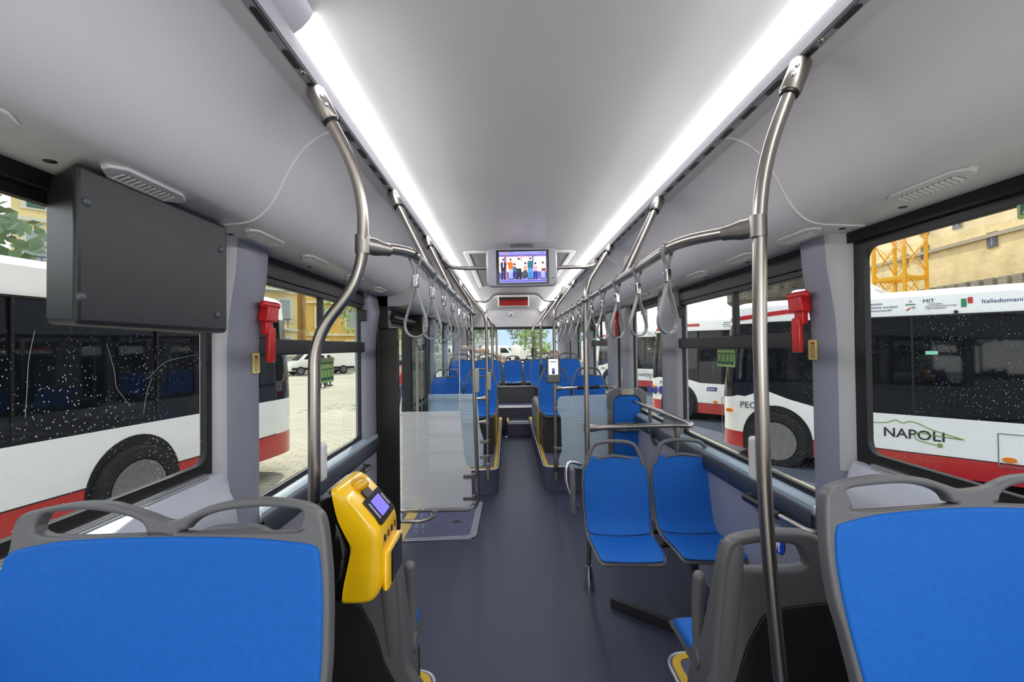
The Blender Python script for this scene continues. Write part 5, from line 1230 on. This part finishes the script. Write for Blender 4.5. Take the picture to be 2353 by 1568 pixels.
# palazzi on the left
def palazzo(label, p0, p1, h, floors, cols, wall, trim, balc):
    p0, p1 = Vector(p0), Vector(p1); d = (p1 - p0).normalized(); L = (p1 - p0).length; n = Vector((-d.y, d.x, 0)); n = n if n.dot(CAM - p0) > 0 else -n
    t = thing('palazzo', label, 'building', (p0 + p1) / 2 + Vector((0, 0, 0)))
    P = lambda u, z, o=0: p0 + d * u + n * o + Vector((0, 0, z))
    b = MB(); b.obox(P(L / 2, h / 2, -4), d * L / 2, n * 4, Vector((0, 0, h / 2))); b.build('wall', wall, t)
    fh = h / floors
    b = MB()
    for f in range(1, floors): b.obox(P(L / 2, f * fh, .12), d * L / 2, n * .16, Vector((0, 0, .14)))
    b.build('string_course', trim, t)
    for f in range(floors):
        for c in range(cols):
            u = (c + .5) * L / cols; z = f * fh + fh * .52
            b = MB(); b.obox(P(u, z, .06), d * .85, n * .08, Vector((0, 0, fh * .33))); w = b.build('window', trim, t)
            b = MB(); b.obox(P(u, z - .05, .13), d * .52, n * .06, Vector((0, 0, fh * .28))); b.build('pane', mat('green_shutter', (62, 96, 84), .5) if (f + c) % 3 == 0 else mat('grey_shutter', (150, 160, 164), .5), w)
        if balc and f in balc:
            b = MB(); b.obox(P(L / 2, f * fh + .1, .6), d * L * .45, n * .6, Vector((0, 0, .1))); bl_ = b.build('balcony', trim, t)
            b = MB()
            for k in range(int(L / .5)): b.obox(P(.5 + k * .47 + L * .05 - .4, f * fh + .65, 1.15), d * .03, n * .03, Vector((0, 0, .5))) if k * .47 < L * .9 else None
            b.obox(P(L / 2, f * fh + 1.15, 1.15), d * L * .45, n * .04, Vector((0, 0, .05))); b.build('railing', mat('dark_iron', (70, 74, 78), .5), bl_)
    b = MB(); b.obox(P(L / 2, h + .2, .2), d * (L / 2 + .3), n * .6, Vector((0, 0, .3))); b.build('eaves', trim, t)
palazzo('pale yellow palazzo with balconies across the square, seen through the left window', (-39, 36, GZ), (-24, 52, GZ), 17, 4, 8, mat('pale_yellow_stucco', (222, 206, 150), .9, 0, .08, .6), mat('pale_trim', (206, 204, 190), .8), (1, 2))
palazzo('ochre palazzo with rusticated corner further along the square, seen through the left window', (-23, 52, GZ), (-12, 60, GZ), 15, 4, 4, mat('ochre_stucco', (214, 176, 92), .9, 0, .08, .6), mat('cream_trim', (220, 206, 160), .8), ())
palazzo('blurred pale apartment house far behind, seen through the rear window', (-15, 88, GZ), (-2, 90, GZ), 13, 4, 6, mat('pale_blue_stucco', (206, 214, 222), .9, 0, .08, .6), mat('white_trim', (226, 228, 228), .8), ())
rw_ = thing('retaining_wall', 'low grey stone wall along the back of the square, left of the bus', 'wall', (-14, 33, GZ))
b = MB(); b.obox((-19, 42, GZ + .7), (14, 2.5, 0), (-.05, .25, 0), (0, 0, .75)); b.build('wall', mat('wall_stone', (168, 166, 152), .9, 0, .12, 2), rw_)
b = MB(); b.obox((-19, 42, GZ + 1.5), (14, 2.5, 0), (-.06, .35, 0), (0, 0, .07)); b.build('coping', mat('pale_coping', (206, 204, 192), .8), rw_)

# van
def van(label, loc, rz, group=None):
    t = thing('van', label, 'van', (0, 0, 0), group)
    pr = [(0, .35), (.0, .80), (.12, 1.0), (.85, 1.18), (1.55, 1.95), (1.85, 2.18), (2.4, 2.25), (5.2, 2.25), (5.35, 2.1), (5.4, .4)]
    pr = [(p.x, p.y) for p in fillet([(-x, z, 0) for x, z in pr], .15, 4, True)]
    b = MB(); n = len(pr); ys_ = ((-.96, .06), (-.90, .0), (.90, .0), (.96, .06)); cx_, cz = -2.8, 1.2; vs = []
    for y, k in ys_: vs += [(cx_ + (x - cx_) * (1 - k * .5), y, cz + (z - cz) * (1 - k * .8)) for x, z in pr]
    fs = [(i * n + q, i * n + (q + 1) % n, (i + 1) * n + (q + 1) % n, (i + 1) * n + q) for i in range(3) for q in range(n)] + [tuple(range(n)), tuple(3 * n + q for q in range(n - 1, -1, -1))]
    b.add(vs, fs); b.build('body', BUSW, t, smooth=50)
    for s in (-1, 1):
        lp = [(-1.2, 1.28), (-1.72, 1.92), (-2.5, 1.95), (-2.5, 1.25)]
        plate('side_window', [[(s * a * -1 if False else a, c) for a, c in lp]] if s < 0 else [[(-a, c) for a, c in lp]], (0, s * .962, 0), (1, 0, 0) if s < 0 else (-1, 0, 0), (0, 0, 1), .006, BUSG, t)
        b = MB(); b.box(-5.3, -.3, s * .955 if s > 0 else -.975, .975 if s > 0 else s * .955, .42, .62); b.build('side_moulding', TYRE, t)
        for xw in (-.95, -4.35):
            b = MB(); b.lathe((xw, s * .80, .36), (0, s, 0), [(.20, 0), (.35, .0), (.36, .04), (.36, .14), (.33, .19), (.22, .19)], 24); w = b.build('wheel', TYRE, t)
            b = MB(); b.lathe((xw, s * .86, .36), (0, s, 0), [(.22, .13), (.20, .10), (.08, .12), (.001, .12)], 20); b.build('hub', HUB, w)
        U = Vector((-s, 0, 0)); V = Vector((0, 0, 1))
        plate('round_logo', [circle(.26, 24, 0, 0, .22), circle(.22, 24, 0, 0, .18)], (-3.35, s * .965, 1.22), U, V, .004, REDPR, t)
        text('lettering', 'BYD', .2, Vector((-3.35, s * .968, 1.22)), U, V, REDPR, t)
    b = MB(); b.add([(-.80, -.78, 1.20), (-.80, .78, 1.20), (-1.52, .72, 1.94), (-1.52, -.72, 1.94)], [(0, 1, 2, 3)]); b.build('windscreen', BUSG, t, solid=.02)
    for s in (-1, 1): b = MB(); b.obox((-.12, s * .68, .92), (.12, 0, .03), (0, .18, 0), (0, 0, .10)); b.build('headlamp', mat('lamp_glass', (220, 226, 230), .1), t, bevel=.03)
    t.location = loc; t.rotation_euler = (0, 0, rz)
    return t
q = nose_at(652, 36); V1 = van('white van with round red emblem parked on the square, seen through the left window', (q.x, 36, GZ), R(222))
dup(V1, (-4.6, 46, GZ), R(-70), 'white van parked beyond the rear window, left of the centre seat')
dup(V1, (1.6, 62, GZ), R(-20), 'white van parked far beyond the rear window, above the middle bench seat')
dup(V1, (5.4, 56, GZ), R(30), 'white van beyond the rear window, right of the slender tree')

# trees: trunk and a crown of leaf cards
LEAF = mat('leaf_green', (150, 172, 98), .7, 0, .45, 1.2); LEAF2 = mat('hazed_leaf_green', (112, 134, 100), .7, 0, .4, 1.2); BARK = mat('bark', (92, 80, 66), .9, 0, .2, 6)  # leaf colours paled to paint in distance haze
def tree(label, x, y, h, r, m, n=900, cz=None, asp=1.0):
    t = thing('tree', label, 'tree', (x, y, GZ), 'trees around the square'); cz = cz or h - r * asp
    b = MB(); b.tube(catmull([(x, y, GZ), (x + .06 * h * rnd.uniform(-.3, .3), y, GZ + h * .3), (x, y, GZ + cz)], 4), [.16 * h / 6 * (1 - .06 * k) for k in range(9)], 8); b.build('trunk', BARK, t)
    b = MB(); cl = [(Vector((rnd.gauss(0, .5), rnd.gauss(0, .5), rnd.gauss(0, .5) * asp)) * r * .8, rnd.uniform(.3, .55) * r) for _ in range(14)]
    for k in range(n):
        c, rr = rnd.choice(cl); v = Vector((rnd.gauss(0, 1), rnd.gauss(0, 1), rnd.gauss(0, 1))).normalized() * rr * rnd.uniform(.6, 1.05)
        p = Vector((x, y, GZ + cz)) + c + v; s = r * rnd.uniform(.035, .075); u = Vector((rnd.gauss(0, 1), rnd.gauss(0, 1), rnd.gauss(0, 1))).normalized(); w = u.orthogonal().normalized()
        b.poly([p + u * s, p + w * s * .6, p - u * s, p - w * s * .6])
    b.build('crown', m, t, smooth=0)
tree('light green slender tree right of centre beyond the rear window', 1.35, 26, 5.6, 1.25, LEAF, 1500, 2.9, 1.5)
tree('broad grey green tree far beyond the left part of the rear window', -6.0, 70, 9, 3.4, LEAF2, 1500)
tree('broad grey green tree far beyond the middle of the rear window', 3.0, 74, 9, 3.4, LEAF2, 1500)
tree('broad grey green tree far beyond the rear window, behind the slender tree', 11.0, 70, 9, 3.4, LEAF2, 1500)
tree('green tree outside the left rear side windows, behind the door', -5.5, 21, 5.5, 1.8, LEAF, 1300)
tree('grey green tree outside the left rear side windows, beside the rear corner', -5.0, 30, 6.5, 2.4, LEAF2, 1300)
tree('small bush-like tree before the ochre palazzo', -14.5, 47, 4.2, 1.6, LEAF, 700)
tree('small bush-like tree before the pale yellow palazzo', -19.5, 47, 4.0, 1.5, LEAF, 700)
tree('leafy tree above the roof of the bus parked on the left', -17, 12, 9, 4.0, LEAF2, 1300)
# lamp post seen beyond the right windows
lpst = thing('lamp_post', 'thin grey lamp post beyond the row of buses on the right', 'lamp post', (12.2, 40, GZ))
b = MB(); b.tube([(12.2, 40, GZ), (12.2, 40, 8.6)], [.09, .05], 8); b.build('post', STEELD, lpst); b = MB(); b.tube(fillet([(12.2, 40, 8.6), (12.2, 40, 8.9), (11.2, 40, 8.9)], .2), .05, 6); b.build('arm', STEELD, lpst); b = MB(); b.obox((11.0, 40, 8.88), (.35, 0, 0), (0, .12, 0), (0, 0, .06)); b.build('lamp_head', STEELD, lpst)
# ================================================================== PEOPLE OUTSIDE
SKIN = mat('skin', (200, 150, 122), .6, 0, .05)
def skin_mesh(name, pts, edges, rad, m, parent, root=0):
    me = bpy.data.meshes.new(name); off = wloc(parent); me.from_pydata([Vector(p) for p in pts], edges, []); me.materials.append(m)
    o = bpy.data.objects.new(name, me); COL.objects.link(o); o.parent = parent
    md = o.modifiers.new('skin', 'SKIN'); md.use_smooth_shade = True
    for i, v in enumerate(me.skin_vertices[0].data): v.radius = rad[i] if isinstance(rad[i], tuple) else (rad[i], rad[i]); v.use_root = (i == root)
    md2 = o.modifiers.new('sub', 'SUBSURF'); md2.levels = 1; md2.render_levels = 2
    return o
def person(label, loc, rz, shirt, legs, hair, h=1.72, pose=0, group='people on the square'):
    t = thing('person', label, 'person', (0, 0, 0), group); k = h / 1.72
    a = .10 if pose == 0 else .22
    J = {'pel': (0, 0, .95), 'wst': (0, 0, 1.08), 'chs': (0, -.01, 1.28), 'nck': (0, 0, 1.46), 'hdb': (0, .01, 1.53), 'hdt': (0, .0, 1.66),
         'hl': (.09, 0, .90), 'kl': (.10, a * .4, .50), 'al': (.10, a * -.3, .09), 'tl': (.11, a * -.3 + .13, .04), 'hr': (-.09, 0, .90), 'kr': (-.10, -a * .2, .50), 'ar': (-.10, -a * .9, .09), 'tr': (-.11, -a * .9 + .13, .04),
         'sl': (.17, 0, 1.40), 'el': (.23, -.03, 1.13), 'wl': (.20, .10 + a * .3, .92), 'fl': (.19, .14 + a * .3, .82), 'sr': (-.17, 0, 1.40), 'er': (-.23, -.03, 1.13), 'wr': (-.20, .10 + a * .3, .92), 'fr': (-.19, .14 + a * .3, .82)}
    ids = {n: i for i, n in enumerate(J)}
    E_ = [('pel', 'wst'), ('wst', 'chs'), ('chs', 'nck'), ('nck', 'hdb'), ('hdb', 'hdt'), ('pel', 'hl'), ('hl', 'kl'), ('kl', 'al'), ('al', 'tl'), ('pel', 'hr'), ('hr', 'kr'), ('kr', 'ar'), ('ar', 'tr'), ('chs', 'sl'), ('sl', 'el'), ('el', 'wl'), ('wl', 'fl'), ('chs', 'sr'), ('sr', 'er'), ('er', 'wr'), ('wr', 'fr')]
    r = {'pel': .14, 'wst': .12, 'chs': .14, 'nck': .055, 'hdb': .075, 'hdt': .085, 'hl': .085, 'kl': .055, 'al': .042, 'tl': .04, 'hr': .085, 'kr': .055, 'ar': .042, 'tr': .04, 'sl': .055, 'el': .042, 'wl': .03, 'fl': .035, 'sr': .055, 'er': .042, 'wr': .03, 'fr': .035}
    sc_ = lambda p: tuple(v * k for v in p)
    skin_mesh('body', [sc_(p) for p in J.values()], [(ids[x], ids[y]) for x, y in E_], [r[n] * k for n in J], SKIN, t)
    def sub(name, names, edges, grow, m, ends={}):
        pts = [Vector(sc_(ends.get(n, J[n]))) for n in names]; idx = {n: i for i, n in enumerate(names)}
        skin_mesh(name, pts, [(idx[x], idx[y]) for x, y in edges], [(r[n] + grow) * k for n in names], m, t)
    sub('trousers', ['pel', 'hl', 'kl', 'al', 'hr', 'kr', 'ar'], [('pel', 'hl'), ('hl', 'kl'), ('kl', 'al'), ('pel', 'hr'), ('hr', 'kr'), ('kr', 'ar')], .018, legs)
    sub('shirt', ['wst', 'chs', 'sl', 'el', 'sr', 'er', 'pel'], [('pel', 'wst'), ('wst', 'chs'), ('chs', 'sl'), ('sl', 'el'), ('chs', 'sr'), ('sr', 'er')], .022, shirt)
    b = MB(); b.sphere((0, -.02 * k, 1.655 * k), .108 * k, 14, 8, (.92, 1.02, .85)); b.build('hair', hair, t)
    b = MB(); b.sphere((0, .105 * k, 1.60 * k), .016 * k, 8, 6, (.8, 1.2, 1.3)); b.build('nose', SKIN, t)
    for s in (-1, 1):
        b = MB(); b.obox((s * .10 * k, .05 * k - a * (.3 if s > 0 else .9), .035 * k), (.045, 0, 0), (0, .13, 0), (0, 0, .035)); b.build('shoe', BLACK, t, bevel=.02)
    t.location = loc; t.rotation_euler = (0, 0, rz); return t
navy = mat('navy_cloth', (34, 40, 62), .8); jean = mat('denim', (90, 108, 140), .8); blk = mat('black_cloth', (26, 27, 30), .8); redc = mat('red_cloth', (196, 40, 50), .8); whc = mat('white_cloth', (220, 220, 220), .8); grc = mat('green_cloth', (40, 100, 70), .8)
h1_ = mat('dark_hair', (36, 28, 24), .6); h2_ = mat('grey_hair', (150, 146, 140), .6)
def pat(px, Y): q = nose_at(px, Y); return (q.x, Y, GZ)
person('person in black standing on the square behind the bent left pole', pat(741, 24.5), R(20), blk, blk, h1_)
person('person in jeans beside the one in black, behind the green window sticker', pat(756, 25.6), R(-30), navy, jean, h1_)
person('person in dark clothes at the far end of the tall left window', pat(836, 23.5), R(80), blk, navy, h1_, pose=1)
person('person in a red top seen through the open door', pat(921, 14), R(-40), redc, jean, h1_, 1.68)
person('person in white seen through the open door gap', pat(931, 17), R(60), whc, navy, h1_, 1.75)
person('grey haired person beyond the rear window, left of the middle bench seat', pat(1157, 17), R(180), whc, navy, h2_, 1.72)
person('light haired person in red beyond the rear window, next to the grey haired one', pat(1147, 19), R(160), redc, blk, mat('light_brown_hair', (190, 150, 120), .6), 1.75)
person('dark haired person beyond the rear window, above the middle bench seat', pat(1188, 16), R(200), blk, navy, h1_, 1.70)
person('dark haired person in green seen through the left rear side window', pat(1040, 15), R(90), grc, blk, h1_, 1.70)
# ================================================================== LIGHT AND WORLD
wd = bpy.data.worlds.new('world'); scene.world = wd; wd.use_nodes = True
nt = wd.node_tree; bg = nt.nodes['Background']
tc = nt.nodes.new('ShaderNodeTexCoord'); sp = nt.nodes.new('ShaderNodeSeparateXYZ'); nt.links.new(tc.outputs['Generated'], sp.inputs[0])
cr = nt.nodes.new('ShaderNodeValToRGB'); nt.links.new(sp.outputs['Z'], cr.inputs[0])
cr.color_ramp.elements[0].color = (1, .99, .97, 1); cr.color_ramp.elements[0].position = .0
cr.color_ramp.elements[1].color = (.80, .89, 1, 1); cr.color_ramp.elements[1].position = .7
e = cr.color_ramp.elements.new(.22); e.color = (.93, .96, 1, 1)
nt.links.new(cr.outputs[0], bg.inputs['Color']); bg.inputs['Strength'].default_value = 1.35
sd = bpy.data.lights.new('sun', 'SUN'); so = bpy.data.objects.new('sun', sd); COL.objects.link(so)
sd.energy = 2.7; sd.angle = R(.6); sd.color = (1, .95, .86)
so.rotation_euler = Vector((-.15, .71, .69)).to_track_quat('Z', 'Y').to_euler(); so.location = (-10, -10, 30)
scene.view_settings.view_transform = 'Standard'; scene.view_settings.look = 'None'
scene.view_settings.exposure = .33; scene.view_settings.gamma = 1
scene.cycles.max_bounces = 7; scene.cycles.diffuse_bounces = 4; scene.cycles.glossy_bounces = 4; scene.cycles.transparent_max_bounces = 16; scene.cycles.transmission_bounces = 4
scene.cycles.caustics_reflective = False; scene.cycles.caustics_refractive = False
scene.cycles.sample_clamp_indirect = 8
scene.cycles.use_denoising = True

ld = bpy.data.lights.new('front_fill_light', 'POINT'); lo = bpy.data.objects.new('front_fill_light', ld); COL.objects.link(lo)
ld.energy = 18; ld.shadow_soft_size = .30; ld.color = (1, .99, .97); lo.location = (.42, -.75, 1.66)  # added fill light behind the camera, brightens the front of the bus
